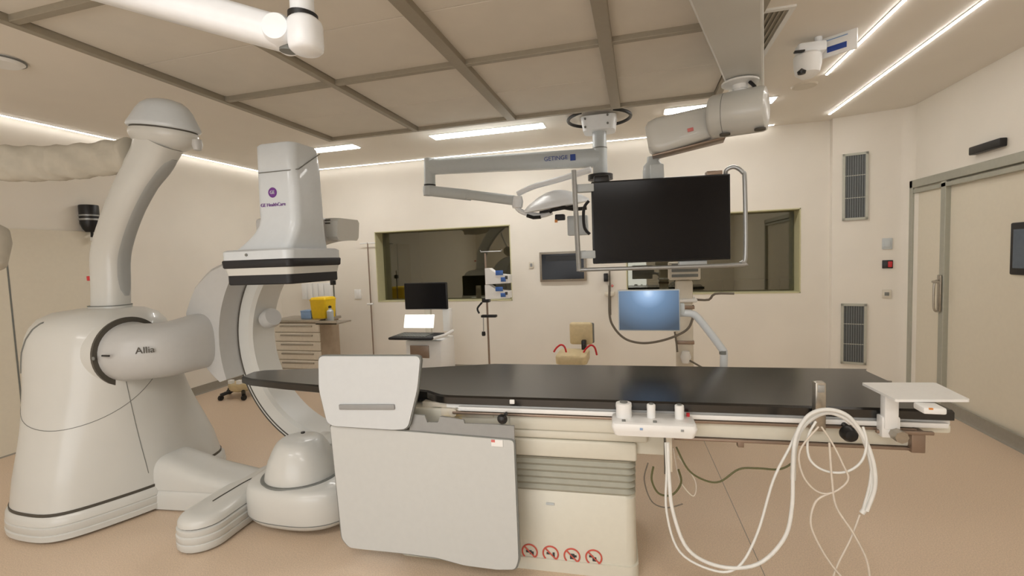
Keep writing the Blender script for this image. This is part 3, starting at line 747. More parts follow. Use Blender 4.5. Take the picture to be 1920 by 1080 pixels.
# bright sliding covers, bellows, pedestal
u0 = -.33; u1 = L(1197, 880, .57).x
ued = TMI @ P(1197, 960, y=2.13); u1 = ued.x
print('PED', u1)
PB = .62
for z0, z1, du, n_m in ((.715, .795, .06, 'upper_cover'), (.665, .712, .05, 'middle_cover'), (.575, .662, .0, 'lower_cover')):
    MB(TM).box((u0, .03, z0), (u1+du, PB, z1), .012, 3).build(n_m, M['cream'], t)
MB(TM).box((u1-.04, .06, .60), (u1+.15, PB-.05, .735), .01).build('bearing_block', M['cream'], t)
zf = .572; 
bl = MB(TM); rs = []
for i, z in enumerate([.572-.016*q for q in range(12)]):
    k = (.0 if i % 2 == 0 else .014) + .004*i/11
    rs.append(rrect((u0+u1)/2, (.04+PB)/2, (u1-u0)/2-.004-(k), (PB-.04)/2-(k), .04, z))
bl.rings(rs).build('bellows', M['bellow'], t, smooth=20)
ys = MB(TM).box((.28, .035, .552), (.30, .04, .562)).build('warning_dot', M['yellow'], t)
ped = MB(TM); ped.rings([rrect((u0+u1)/2, (.04+PB)/2, (u1-u0)/2-k, (PB-.04)/2-k, .05, z) for z, k in ((0.0, .0), (.06, .0), (.062, .008), (.385, .008), (.40, .02))]); ped.build('pedestal', M['cream'], t, smooth=40)
# mattress clip and small lever knobs
c = L(959, 756, .85); MB(TM).box((c.x-.012, -.012, .842), (c.x+.012, .0, .862), .003).build('mattress_clip', M['white'], t)
c = L(948, 785, .78); k = MB(TM); k.cyl((c.x, -.10, .80), (c.x, -.02, .80), .008); k.lathe([(.001, -.022), (.016, -.016), (.024, 0), (.016, .016), (.001, .022)], (c.x, -.10, .80), (0,1,0)); k.build('lever_knob', M['black'], t)
c = L(1585, 807, .78); k = MB(TM); k.cyl((c.x, -.06, .80), (c.x, 0, .80), .010); k.lathe([(.001, -.03), (.022, -.026), (.030, -.01), (.030, .012), (.02, .024), (.001, .03)], (c.x-.01, -.07, .785), (0,1,0)); k.build('lever_knob', M['black'], t)
# head end mechanism seen through the gap by the flap
mech = MB(TM); mech.box((-.10, .03, .80), (.06, .16, .825), .004); mech.box((-.05, .02, .76), (.22, .05, .80), .004); mech.box((-.16, .05, .77), (-.10, .10, .82), .004); mech.cyl((.02, .0, .785), (.02, .05, .785), .02)
mech.build('head_mount', M['beige'], t)
MB(TM).box((-.04, -.01, .744), (.06, .02, .754), .002).build('warning_strip', M['yellow'], t, label='yellow warning strip')
# four prohibition signs on the pedestal front
vf = .047
for i, (px, py) in enumerate(((993, 1035), (1032, 1040), (1072, 1046), (1113, 1050))):
    w = P(px, py, y=TF(.3, vf, 0).y); w = TMI @ w; cc = Vector((w.x, vf-.0005, w.z)); r = .037
    s = MB(TM); s.tube([cc + Vector((math.cos(2*math.pi*j/28)*r, 0, math.sin(2*math.pi*j/28)*r)) for j in range(28)], .004, 6, closed=True)
    s.tube([cc + Vector((-r*.7, -.001, r*.7)), cc + Vector((r*.7, -.001, -r*.7))], .0035, 6)
    so = s.build('prohibition_sign', M['signred'], t, label='red ring prohibition sign with dark pictogram')
    d = MB(TM)
    sh = [((-.018, -.004, .01, .008), (.0, -.012, .02, .002)), ((-.02, -.004, -.004, .006), (.01, -.014, .02, .008)), ((-.01, -.014, .012, .012), (.012, -.004, .022, .006)), ((-.022, .0, -.002, .01), (-.006, -.018, .012, .002))][i]
    for q in sh: d.box((cc.x+q[0], vf-.003, cc.z+q[1]), (cc.x+q[2], vf, cc.z+q[3]), .001)
    d.build('pictogram', M['ink'], so)
w = TMI @ P(1030, 951, y=2.13); MB(TM).box((w.x-.02, .042, w.z-.005), (w.x+.02, .048, w.z+.005)).build('nameplate', M['pale_grey'], t)

# ---------------- radiation shield hanging from the near rail
SY = 2.00
def SP(px, py, y=SY): return P(px, py, y=y)
def roundpoly(pts, r=.02, k=5):
    out = []; n = len(pts)
    for i in range(n):
        p, a, b = pts[i], pts[i-1], pts[(i+1) % n]
        u_, v_ = (a-p), (b-p); rr_ = min(r, u_.length*.45, v_.length*.45); s0, s1 = p+u_.normalized()*rr_, p+v_.normalized()*rr_
        for j in range(k+1): q = j/k; out.append(s0.lerp(p, q).lerp(p.lerp(s1, q), q))
    return out
sh = thing('radiation_shield', 'pale grey lower-body radiation shield with raised flap, hanging at the near left of the table', 'radiation shield', (SP(800, 1060).x, SY, 0))
pts = [SP(*q) for q in ((619, 797), (963, 826), (972, 1050), (966, 1068), (930, 1068), (870, 1060), (820, 1046), (760, 1038), (680, 1030), (655, 1027), (641, 1010))]
pe = roundpoly(pts, .02)
def grow(poly, k):
    c = sum(poly, Vector())/len(poly); return [p + (p-c).normalized()*k for p in poly]
MB().prism([p + Vector((0, .004, 0)) for p in grow(pe, .008)], (0, .012, 0)).build('edge_trim', M['edge'], sh, smooth=30)
MB().prism([p + Vector((0,0,0)) for p in pe], (0, .008, 0)).build('lower_panel', M['shield'], sh, smooth=30)
pts = [SP(*q) for q in ((770, 778), (795, 780), (800, 793), (820, 793), (824, 782), (868, 788), (870, 795), (930, 797), (963, 800), (964, 836), (765, 820))]
MB().prism([p + Vector((0, .006, 0)) for p in pts], (0, .010, 0)).build('hinge_strip', M['midgrey'], sh, smooth=30)
pts = [SP(*q, y=SY-.02) for q in ((597, 668), (788, 668), (782, 730), (764, 804), (740, 806), (625, 799), (613, 792), (598, 730))]
pe = roundpoly(pts, .03)
MB().prism([p + Vector((0, .006, 0)) for p in grow(pe, .007)], (0, .014, 0)).build('edge_trim', M['edge'], sh, smooth=30)
MB().prism(pe, (0, .010, 0)).build('upper_flap', M['flap'], sh, smooth=30)
a, b = SP(636, 763, SY-.024), SP(740, 763, SY-.024)
MB().obox((a+b)/2, (b-a).normalized(), Vector((0,1,0)), (b-a).normalized().cross(Vector((0,1,0))), (b-a).length/2, .006, .013, .005, 3).build('grip_slot', M['midgrey'], sh, label='grey recessed grip')
a, b = SP(921, 824, SY-.003), SP(943, 838, SY-.003)
st = MB().box((a.x, a.y-.001, b.z), (b.x, a.y+.004, a.z)).build('sticker', M['white'], sh, smooth=0)
MB().box((a.x, a.y-.002, a.z-.012), (a.x+.018, a.y, a.z)).build('sticker_mark', M['pink'], st, smooth=0)

# ---------------- control box clamped to the rail
c0, c1 = TMI @ P(1147, 800, y=2.06), TMI @ P(1305, 800, y=2.06)
cx0, cx1 = c0.x, c1.x
cb_ = thing('bedside_controller', 'white bedside control box with three joystick knobs clamped to the near table rail', 'controller', TF((cx0+cx1)/2, -.05, .74))
zc = .80
cbx = MB(TM)
cbx.rings([rrect((cx0+cx1)/2, -.075, (cx1-cx0)/2-k, .075-k, .02, z) for z, k in ((.755, .03), (.762, .012), (.785, .004), (.80, .0), (.815, .004), (.82, .012))])
cbx.build('housing', M['white'], cb_, smooth=40)
for px, py0, r_b, hh_ in ((1170, 745, .034, .062), (1222, 748, .018, .058), (1276, 750, .019, .058)):
    q = TMI @ P(px, 780, y=2.05); x = q.x
    jm = MB(TM).lathe([(r_b, 0), (r_b*.98, hh_*.6), (r_b*1.02, hh_*.75), (r_b*.98, hh_*.97), (r_b*.85, hh_), (r_b*.4, hh_)], (x, -.06, .82)).build('joystick', M['white'], cb_, smooth=40)
    MB(TM).lathe([(r_b*.5, hh_-.001), (r_b*.5, hh_+.004), (.001, hh_+.004)], (x, -.06, .82)).build('knob_cap', M['edge'], jm)
for px, py, m_, w_ in ((1169, 781, 'edge', .008), (1203, 800, 'ltblue', .006), (1225, 779, 'edge', .008), (1280, 800, 'midgrey', .006)):
    q = TMI @ P(px, py, z=.82)
    if py < 790: MB(TM).box((q.x-w_, -.128, .819), (q.x+w_, -.114, .826), .002).build('button', M[m_], cb_)
    else: MB(TM).box((q.x-w_, -.1535, .795), (q.x+w_, -.148, .803), .001).build('button', M[m_], cb_)
q = TMI @ P(1289, 774, z=.83); MB(TM).cyl((q.x, -.03, .82), (q.x, -.03, .834), .007).build('stop_button', M['red'], cb_, label='small red stop button')
MB(TM).box(((cx0+cx1)/2-.03, -.04, .745), ((cx0+cx1)/2+.03, .0, .79), .004).build('rail_clamp', M['steel'], cb_)

# ---------------- accessory tray
tz = .955
ty = [P(*q, z=tz) for q in ((1615, 718), (1754, 718), (1820, 750), (1680, 750))]
tr = thing('accessory_tray', 'flat white square tray on a bracket at the right end of the table', 'tray', (ty[3].x, TF(TL, 0, 0).y, .78))
MB().prism([p - Vector((0,0,.008)) for p in roundpoly(ty, .012)], (0, 0, .010)).build('tray_plate', M['white'], tr, smooth=30)
q = TMI @ P(1684, 790, y=2.1)
MB(TM).box((q.x-.028, -.05, .80), (q.x+.022, -.012, tz-.01), .006).build('bracket_post', M['white'], tr)
MB(TM).box((q.x-.035, -.045, .765), (q.x+.03, -.0, .85), .006).build('bracket_foot', M['white'], tr)
k = MB(TM); k.cyl((q.x+.012, -.09, .785), (q.x+.012, -.045, .785), .024, n=8); k.build('clamp_knob', M['steel'], tr)
q2 = P(1748, 763, y=1.98); MB().box((q2.x-.035, q2.y-.02, q2.z-.022), (q2.x+.035, q2.y+.05, tz-.008), .006).build('latch_block', M['white'], tr)
MB().box((q2.x-.02, q2.y-.022, tz-.014), (q2.x-.008, q2.y-.018, tz-.008)).build('latch_mark', M['orange'], tr)

# ---------------- rail post holding the cables
q = TMI @ P(1551, 775, y=2.06)
rp = thing('rail_post', 'short upright steel clamp post on the near rail, holding looped white cables', 'clamp post', TF(q.x, -.04, .74))
ztp = P(1551, 726, y=2.05).z; zbp = P(1551, 820, y=2.05).z
MB(TM).box((q.x-.020, -.055, zbp), (q.x+.020, -.015, ztp), .006).build('post', M['steel'], rp)
MB(TM).box((q.x-.012, -.060, ztp-.04), (q.x+.012, -.054, ztp-.01), .002).build('latch', M['satin'], rp)
MB(TM).box((q.x-.026, -.03, .775), (q.x+.026, .0, .80), .003).build('clamp_jaw', M['steel'], rp)

# ---------------- cables
def cab(pts, r, name, m, label, dy=.06, group=None, y0=2.0, cat='cable', sm=6):
    "pts: (px, py, y-depth)"
    ps = [P(p[0], p[1], y=(p[2] if len(p) > 2 else y0)) for p in pts]
    for p in ps: p.z = max(p.z, r)
    o = MB().tube(ps, r, 8, smooth=sm).build(name, m, smooth=80)
    return tag(o, label, cat, group)
# bundle looped over the post
cab([(1252, 830, 1.98), (1255, 900, 1.97), (1262, 960, 1.96), (1290, 1030, 1.95), (1350, 1062, 1.95), (1420, 1058, 1.95), (1470, 1010, 1.96), (1485, 950, 1.97), (1487, 880, 1.98), (1492, 820, 1.99), (1515, 780, 2.0), (1550, 768, 2.0), (1590, 780, 2.0), (1620, 820, 2.0), (1638, 870, 1.99), (1640, 915, 1.99), (1625, 958, 1.99)], .0075, 'cable', M['cable'], 'thickest white cable swinging from the control box in a deep loop up to the post', group=None)
cab([(1248, 830, 1.99), (1250, 880, 1.98), (1250, 960, 1.97), (1275, 1035, 1.96), (1340, 1070, 1.95), (1385, 1062, 1.95), (1420, 1000, 1.97), (1450, 900, 1.99), (1480, 840, 2.0), (1500, 800, 2.01), (1530, 775, 2.02), (1560, 770, 2.02), (1600, 790, 2.01), (1630, 850, 2.0), (1632, 900, 2.0), (1618, 955, 2.0)], .005, 'cable', M['cable'], 'second white cable rising in a slanted line inside the deep loop')
cab([(1487, 900, 2.0), (1490, 840, 2.01), (1505, 800, 2.02), (1540, 775, 2.03), (1575, 778, 2.02), (1610, 805, 2.01), (1630, 850, 2.0), (1638, 900, 2.0), (1630, 940, 2.0), (1616, 962, 2.0)], .010, 'cable_bundle', M['cable'], 'bundle of white cables arching over the post and hanging down at its right', cat='cable bundle')
cab([(1530, 790, 1.97), (1515, 820, 1.97), (1518, 860, 1.97), (1545, 882, 1.97), (1585, 885, 1.97), (1615, 865, 1.98), (1625, 830, 1.99), (1618, 800, 2.0)], .0045, 'tubing', M['cable'], 'thin white tube in the small upper loop below the post', cat='tube')
cab([(1535, 800, 1.96), (1500, 845, 1.96), (1505, 890, 1.96), (1530, 920, 1.96), (1560, 924, 1.96), (1590, 900, 1.96), (1580, 870, 1.96), (1560, 830, 1.97), (1540, 800, 1.98)], .0035, 'tubing', M['clear'], 'translucent tube in the lower loop left of the post', cat='tube')
cab([(1558, 924, 1.96), (1530, 940, 1.96), (1520, 980, 1.95), (1535, 1020, 1.95), (1560, 1060, 1.95), (1590, 1095, 1.95)], .004, 'tubing', M['clear'], 'translucent tube bulging left and running down out of the picture', cat='tube')
cab([(1555, 830, 1.97), (1560, 900, 1.96), (1568, 950, 1.96), (1600, 1000, 1.95), (1625, 1050, 1.95), (1632, 1095, 1.95)], .004, 'tubing', M['clear'], 'translucent tube running straight down to the lower right of the post', cat='tube')
cab([(1612, 965, 1.99), (1595, 1010, 1.97), (1570, 1060, 1.96), (1560, 1090, 1.96)], .0035, 'tubing', M['clear'], 'translucent tube slanting down left from the bundle end', cat='tube')
cab([(1268, 838, 2.12), (1290, 880, 2.1), (1320, 900, 2.1), (1350, 903, 2.1), (1385, 880, 2.1), (1420, 878, 2.1), (1460, 880, 2.1), (1485, 868, 2.1), (1492, 850, 2.1)], .004, 'cable', M['green'], 'thin olive cable sagging under the table between control box and post')
cab([(1262, 840, 2.16), (1275, 900, 2.16), (1300, 930, 2.16), (1303, 900, 2.16), (1270, 855, 2.16)], .003, 'cable', M['clear'], 'thin translucent loop right of the control box hanger')
cab([(1225, 875, 2.15), (1222, 900, 2.15), (1235, 925, 2.15), (1260, 928, 2.15), (1277, 905, 2.15), (1272, 880, 2.15)], .0045, 'cable', M['green'], 'dark olive cable coil below the control box', sm=6)
cab([(1215, 868, 2.17), (1208, 900, 2.17), (1222, 940, 2.17), (1250, 952, 2.17), (1280, 945, 2.17)], .003, 'cable', M['dkcable'], 'thin grey cable loop just right of the pedestal')
# hanger below the control box
a = P(1250, 820, y=2.07); hg = thing('cable_hanger', 'steel cable hanger below the control box', 'cable hanger', (a.x, a.y, P(1250, 890, y=2.07).z))
MB().box((a.x-.012, a.y, P(1250, 890, y=2.07).z), (a.x-.004, a.y+.01, a.z), .002).build('upright', M['seam'], hg)
MB().box((a.x-.002, a.y, P(1250, 885, y=2.07).z), (a.x+.022, a.y+.03, a.z), .003).build('guide', M['beige'], hg)

# ================================================================== BOOM, BIG MONITOR
MY = 3.75
bz = 2.70
boom = thing('monitor_boom', 'large white ceiling boom with drum joint carrying the big screen', 'ceiling boom', (.75, 3.2, CEIL))
qa, qb, qc, qd = P(1288, -2, z=bz), P(1432, -2, z=bz), P(1433, 188, z=bz), P(1373, 188, z=bz)
ea, eb = qa + (qa-qd)*.6, qb + (qb-qc)*.6
MB().prism([ea, eb, qc, qd], (0, 0, CEIL-bz)).build('boom_box', M['gantry'], boom, smooth=0, bevel=.015)
dc = P(1385, 212, y=3.65)
print('BOOM', qa, qb, qc, qd, dc)
c = P(1392, 150, z=bz); c = Vector((dc.x+.01, dc.y, bz))
MB().lathe([(.001, 0), (.10, 0), (.12, -.01), (.12, -.022), (.05, -.03), (.05, -.06)], c).build('turn_plate', M['white'], boom)
MB().cyl((dc.x+.01, dc.y, bz), (dc.x+.01, dc.y, dc.z+.1), .045).build('spindle', M['white'], boom)
MB().tube([(dc.x+.06, dc.y-.05, bz-.03), (dc.x+.09, dc.y-.07, bz-.08), (dc.x+.07, dc.y-.06, dc.z+.12)], .012, smooth=5).build('spindle_cable', M['black'], boom)
# drum, axis roughly along x tilted toward viewer
ax = Vector((.93, -.36, -.02)).normalized()
DR = .15
a0, a1 = dc - ax*.19, dc + ax*.20
MB().lathe([(.001, 0), (DR*.8, 0), (DR*.95, .012), (DR, .03), (DR, .34), (DR*.95, .36), (DR*.7, .37), (.001, .37)], a0, ax, n=48).build('drum', M['gantry'], boom, smooth=40)
MB().lathe([(DR*1.003, .10), (DR*1.003, .104)], a0, ax, n=48).build('drum_joint', M['edge'], boom)
be = P(1217, 260, y=3.82)
ba = dc - ax*.10 + Vector((0, .10, 0))
dv = (be-ba); L_ = dv.length; dv.normalize(); up = Vector((0,0,1)); sd = dv.cross(up).normalized(); up2 = sd.cross(dv)
rs = []
for tt_, hz, hs_ in ((0, .11, .10), (.3, .12, .105), (.85, .135, .10), (.97, .12, .10), (1.03, .09, .08)):
    c = ba + dv*L_*tt_ - up2*.01
    rs.append([c + sd*hs_*math.copysign(abs(math.cos(a))**.4, math.cos(a)) + up2*hz*math.copysign(abs(math.sin(a))**.4, math.sin(a)) for a in [2*math.pi*j/32 for j in range(32)]])
MB().rings(rs).build('boom_arm', M['gantry'], boom, smooth=50)
MB().obox(ba + dv*L_*.5 - up2*.147, dv, sd, up2, L_*.5, .085, .006, .003).build('underside_strip', M['brown_steel'], boom)
for k_ in (.1, .32): 
    c = dc + ax*(k_-.2) + Vector((0, -.06, -DR*.93)); MB().cyl(c, c-Vector((0,0,.012)), .035).build('drum_foot', M['seam'], boom)
c = ba + dv*L_*.42 + Vector((0,0,-.04)); MB().obox(c + (-sd if sd.y > 0 else sd)*.108, dv, sd, up2, .02, .006, .012).build('warning_label', M['pink'], boom)
nk = P(1225, 316, y=3.90)
MB().lathe([(.045, .09), (.05, .05), (.075, .02), (.08, -.02), (.08, -.08), (.06, -.10)], nk).build('neck', M['pale_grey'], boom)
c = P(1226, 320, y=3.822); MB().box((c.x-.012, c.y-.008, c.z-.012), (c.x+.012, c.y+.012, c.z+.012)).build('neck_label', M['orange'], boom, smooth=0)

bmz = thing('large_monitor', 'large black flat screen in a tubular handle frame hanging from the ceiling boom', 'monitor', P(1235, 495, y=MY))
c00, c10, c11, c01 = P(1106, 338, y=MY), P(1366, 330, y=MY-.0), P(1368, 484, y=MY), P(1108, 497, y=MY)
# slightly turned: right side a little further back
cx = (c00+c11)/2
rotm = R(6)
x_h = (P(1367, 410, y=MY).x - P(1107, 415, y=MY).x)/2*1.0
cen = P(1236, 413, y=MY); hz_ = (P(1236, 334, y=MY).z - P(1236, 490.5, y=MY).z)/2
MMx = Matrix.Translation(cen) @ Matrix.Rotation(rotm, 4, 'Z')
x_h *= 1.0
MB(MMx).box((-x_h, -.03, -hz_), (x_h, .045, hz_), .008).build('casing', M['black'], bmz)
MB(MMx).box((-x_h+.012, -.034, -hz_+.014), (x_h-.012, -.028, hz_-.012)).build('screen', M['screen'], bmz, smooth=0)
MB(MMx).box((-.22, .045, -.16), (.22, .13, .16), .02).build('mount_box', M['pale_grey'], bmz)
MB(MMx).box((-.05, .06, 0), (.05, .14, hz_+.12), .01).build('mount_post', M['pale_grey'], bmz)
fx = x_h
def toM(px, py): 
    p = P(px, py, y=MY-.05); return MMx.inverted() @ p
lt, lb = toM(1075, 322), toM(1083, 508)
tb = [Vector((-x_h+.0, -.02, lb.z+.10)), Vector((lt.x, -.05, lb.z+.11))]
fr = MB(MMx)
lx = lt.x+.005; zbt = lb.z; rxx = toM(1402, 400).x; 
fr.tube([(lx, -.05, lt.z), (lx+.01, -.06, 0), (lx+.02, -.06, zbt)], .019, 10)
fr.build('left_handle', M['satin'], bmz)
fr = MB(MMx)
fr.tube([(lx+.02, -.06, zbt+.01), (rxx-.09, -.06, zbt+.01), (rxx-.03, -.06, zbt+.03), (rxx, -.06, zbt+.09), (rxx, -.05, hz_-.07), (rxx-.01, -.04, hz_-.0), (rxx-.06, -.02, hz_+.045), (rxx-.11, 0, hz_+.03), (x_h-.02, .02, hz_-.02)], .015, 10, smooth=5)
fr.build('frame_tube', M['satin'], bmz)
for z_q in (.24, -.27): MB(MMx).box((lx, -.04, z_q), (-x_h+.02, .03, z_q+.06), .006).build('handle_bracket', M['pale_grey'], bmz)
MB(MMx).box((-x_h+.02, -.02, hz_-.01), (-x_h+.14, .05, hz_+.05), .015).build('sensor_block', M['black'], bmz)
MB(MMx).box((x_h-.16, -.02, hz_-.01), (x_h-.05, .05, hz_+.03), .006).build('top_clamp', M['brown_steel'], bmz)
MB(MMx).tube([(-x_h-.02, .05, .18), (-x_h-.06, .06, .12), (-x_h-.06, .06, -.02), (-x_h-.02, .05, -.08)], .012, smooth=5).build('loop_cable', M['rubber'], bmz)
MB(MMx).box((.16-.02, -.01, -hz_-.05), (.34, .05, -hz_+.0), .006).build('bottom_box', M['pale_grey'], bmz)

# ================================================================== PENDANT with surgical lamp
pc = P(1122, 214, z=CEIL); PY = pc.y
print('PENDANT', pc)
PY = min(PY, BACK-.9)
pc = P(1123, 215, y=PY); top_z = CEIL
pd = thing('lamp_pendant', 'pale grey ceiling post with cable ring and jointed arms, carrying the operating lamp', 'pendant arm', (pc.x, PY, CEIL))
pz = lambda py: P(1123, py, y=PY).z
X0 = pc.x
MB().rings([rrect(X0, PY, k, k*.8, .06, z) for z, k in ((CEIL-.05, .17), (pz(222), .17), (pz(248), .15))]).build('ceiling_canopy', M['arm_white'], pd)
for sx_, sz_ in ((-.12, 228), (.09, 225), (-.12, 243), (.09, 240)): 
    MB().cyl((X0+sx_, PY-.155, pz(sz_)), (X0+sx_, PY-.14, pz(sz_)), .01, n=10).build('bolt', M['edge'], pd)
rr_ = .30
MB().tube([(X0 + math.cos(a)*rr_, PY - .0 + math.sin(a)*rr_*.9, CEIL-.03-.02*abs(math.sin(a/2+.8))) for a in [R(-60 + 300*i/30) for i in range(31)]], .016, 8).build('cable_ring', M['black'], pd)
MB().cyl((X0, PY, pz(248)), (X0, PY, pz(278)), .068).cyl((X0, PY, pz(279)), (X0, PY, pz(330)), .07).build('post', M['pale_grey'], pd)
MB().cyl((X0, PY, pz(277.5)), (X0, PY, pz(279.5)), .0715).build('post_joint', M['edge'], pd)
MB().lathe([(.07, 0), (.12, -.01), (.12, -.06), (.08, -.07)], (X0, PY, pz(326))).build('brake_ring', M['black'], pd)
e1 = P(806, 313, y=PY+.05)
def beam(a, b, hw, hz, name, par, m=M['pale_grey'], hw2=None, hz2=None, bev=.02):
    a, b = Vector(a), Vector(b); d = (b-a); L2 = d.length; d.normalize(); s_ = Vector((-d.y, d.x, 0)).normalized(); u_ = d.cross(s_)
    hw2 = hw2 or hw; hz2 = hz2 or hz; rs = []
    for t_, w_, h_ in ((0, hw, hz), (1, hw2, hz2)):
        c_ = a + d*L2*t_; rs.append([c_ + s_*x*w_ + u_*y*h_ for x, y in ((-1,-.6),(-.6,-1),(.6,-1),(1,-.6),(1,.6),(.6,1),(-.6,1),(-1,.6))])
    return MB().rings(rs).build(name, m, par, smooth=50)
ub = beam((X0, PY, pz(296)), e1, .07, .085, 'upper_arm', pd, hw2=.06, hz2=.08)
p0, p1 = P(1045, 297, y=PY-.02), P(1072, 295, y=PY-.02)
dd = (e1 - Vector((X0, PY, pz(296)))).normalized()
text('GETINGE', .058, P(1042, 297, y=PY-.078), (R(90), 0, 0), M['blueink'], 'lettering', ub, label='blue lettering')
c = P(1074, 295, y=PY-.075); MB().box((c.x-.025, c.y-.004, c.z-.03), (c.x+.025, c.y+.006, c.z+.03)).build('blue_emblem', M['blueink'], ub)
MB().cyl(e1+Vector((0,0,.09)), P(806, 347, y=PY+.05), .062).build('elbow_post', M['pale_grey'], pd)
MB().cyl(P(806, 346, y=PY+.05), P(806, 349, y=PY+.05), .064).build('elbow_joint', M['black'], pd)
lb0 = P(806, 358, y=PY+.05); lb1 = P(965, 376, y=PY-.2)
MB().lathe([(.07, .05), (.075, 0), (.07, -.05)], lb0).build('elbow_hub', M['pale_grey'], pd)
beam(lb0, P(880, 366, y=PY-.08), .06, .055, 'lower_arm', pd); beam(P(878, 365, y=PY-.08), lb1, .055, .048, 'spring_arm', pd)
# lamp suspended at the arm end
lh = thing('operating_lamp', 'white operating lamp head with cardanic arm left of the big screen', 'surgical lamp', P(1010, 400, y=PY-.2))
yy = PY-.2
def q(px, py, dy=0): return P(px, py, y=yy+dy)
MB().lathe([(.001, .06), (.05, .05), (.06, 0), (.05, -.06), (.001, -.07)], q(970, 378)).build('hinge_knuckle', M['arm_white'], lh)
MB().tube([q(970, 364), q(1000, 350, .0), q(1050, 336, -.1), q(1108, 318, -.2)], .028, 10, smooth=5).build('support_tube', M['arm_white'], lh)
MB().box(q(1105, 310, -.2)-Vector((.02,.03,.06)), q(1105, 325, -.2)+Vector((.02,.03,.03)), .005).build('tube_end_cap', M['arm_white'], lh)
c = q(1042, 380); hd_ = MB().lathe([(.001, .12), (.08, .11), (.16, .08), (.27, .02), (.32, -.02), (.32, -.04), (.25, -.05), (.001, -.055)], c, Vector((-.12, -.12, 1)), sy=.8).build('lamp_head', M['arm_white'], lh, smooth=50)
MB().lathe([(.17, -.052), (.175, -.075), (.10, -.08)], c, Vector((-.12, -.12, 1)), sy=.8).build('lamp_rim', M['rubber'], hd_)
MB().tube([q(962, 372), q(975, 395), q(1010, 404), q(1035, 398)], .025, 8, smooth=5).build('yoke', M['arm_white'], lh)
MB().tube([q(988, 404, -.02), q(1000, 408, -.02), q(1014, 407, -.02)], .018, 8).build('grip', M['black'], lh)
MB().tube([q(1030, 398, -.2), q(1045, 388, -.2), q(1075, 392, -.2), q(1100, 390, -.2)], .017, 8, smooth=4).build('hose', M['black'], lh)
MB().box(q(1040, 402, -.1), q(1058, 412, -.1)+Vector((0,.08,0)), .01).build('lamp_camera', M['rubber'], lh)
MB().box(q(1040, 412, -.1), q(1045, 417, -.1)+Vector((0,.02,0))).build('marker', M['orange'], lh)
MB().box(q(1063, 405, -.05), q(1102, 440, -.05)+Vector((0,.1,0)), .01).build('control_box', M['pale_grey'], lh)

# ================================================================== near ceiling arm (upper left)
NY = 1.35
jt = P(562, 65, y=NY)
na_ = thing('jointed_ceiling_boom', 'glossy white jointed ceiling boom crossing the upper left corner close to the viewer', 'ceiling boom', (P(567, 0, y=NY).x, NY, CEIL))
MB().cyl(P(568, 38, y=NY), P(568, 30, y=NY)+Vector((0,0,.45)), .037, n=32).build('drop_post', M['arm_white'], na_)
MB().cyl(P(568, 44, y=NY), P(568, 27, y=NY), .046, n=32).build('black_collar', M['black'], na_)
k = P(573, 66, y=NY)
MB().rings([rrect(k.x, k.y, .050*s_, .055*s_, .045, k.z+z) for z, s_ in ((-.055, .8), (-.045, .97), (-.03, 1), (.03, 1), (.042, .95), (.05, .8))]).build('knuckle', M['arm_white'], na_, smooth=50)
kn = P(531, 65, y=NY-.0)
MB().lathe([(.001, -.062), (.040, -.062), (.046, -.056), (.048, -.045), (.048, .045), (.040, .062), (.001, .062)], kn, Vector((.3, -1, 0))).build('pivot_disc', M['arm_white'], na_, smooth=40)
MB().cyl(P(540, 88, y=NY), P(540, 97, y=NY), .026).build('brake_cap', M['edge'], na_)
far = P(200, -28, y=NY-.15)
beam(kn, kn + (far-kn)*2.2, .05, .048, 'boom_tube', na_, M['arm_white'], hz2=.056)

# ================================================================== ceiling camera and sign
cc = P(1515, 112, y=3.6)
cmr = thing('ceiling_camera', 'white dome camera on a short ceiling bracket at upper right', 'camera', (cc.x, cc.y, CEIL))
hg_ = P(1515, 100, y=3.6)
MB().box(hg_+Vector((-.07,-.05,-.01)), hg_+Vector((.10,.05,.06)), .02).build('bracket', M['arm_white'], cmr)
MB().cyl((cc.x+.06, cc.y, hg_.z+.05), (cc.x+.06, cc.y, CEIL), .022).build('stem', M['arm_white'], cmr)
MB().lathe([(.001, -.12), (.04, -.115), (.07, -.09), (.08, -.04), (.082, .02), (.07, .035), (.001, .036)], P(1514, 112, y=3.6)).build('dome', M['white'], cmr)
MB().lathe([(.001, -.02), (.022, -.016), (.026, 0), (.001, .02)], P(1503, 134, y=3.5)).build('lens', M['black'], cmr)
MB().box(P(1490, 98, y=3.52), P(1510, 92, y=3.52)+Vector((0,.03,0)), .003).build('slot', M['black'], cmr)
sg_ = thing('hanging_sign', 'small white placard with blue lettering hanging beside the dome camera', 'sign', (P(1570, 80, y=3.6).x, 3.6, CEIL))
a, b = P(1545, 68, y=3.6), P(1595, 98, y=3.6)
u_ = Vector((.8, -.6, 0)).normalized(); cs = P(1570, 80, y=3.6)
bo = MB().obox(cs, u_, Vector((-u_.y, u_.x, 0)), Vector((0,0,1)), .11, .008, .075, .003).build('board', M['white'], sg_)
ys_ = cs + Vector((u_.y, -u_.x, 0))*.010
MB().obox(ys_ + Vector((0,0,-.03)), u_, Vector((-u_.y, u_.x, 0)), Vector((0,0,1)), .055, .002, .018, .001).build('blue_print', M['blueink'], bo)
MB().obox(ys_ + Vector((0,0,.03)), u_, Vector((-u_.y, u_.x, 0)), Vector((0,0,1)), .06, .001, .003).build('print_line', M['ltblue'], bo)
MB().obox(cs + Vector((0,0,.080)), u_, Vector((-u_.y, u_.x, 0)), Vector((0,0,1)), .115, .012, .007).build('top_rail', M['edge'], sg_)
MB().cyl(cs + Vector((0,0,.08)), (cs.x, cs.y, CEIL), .008).build('hanger_rod', M['white'], sg_)

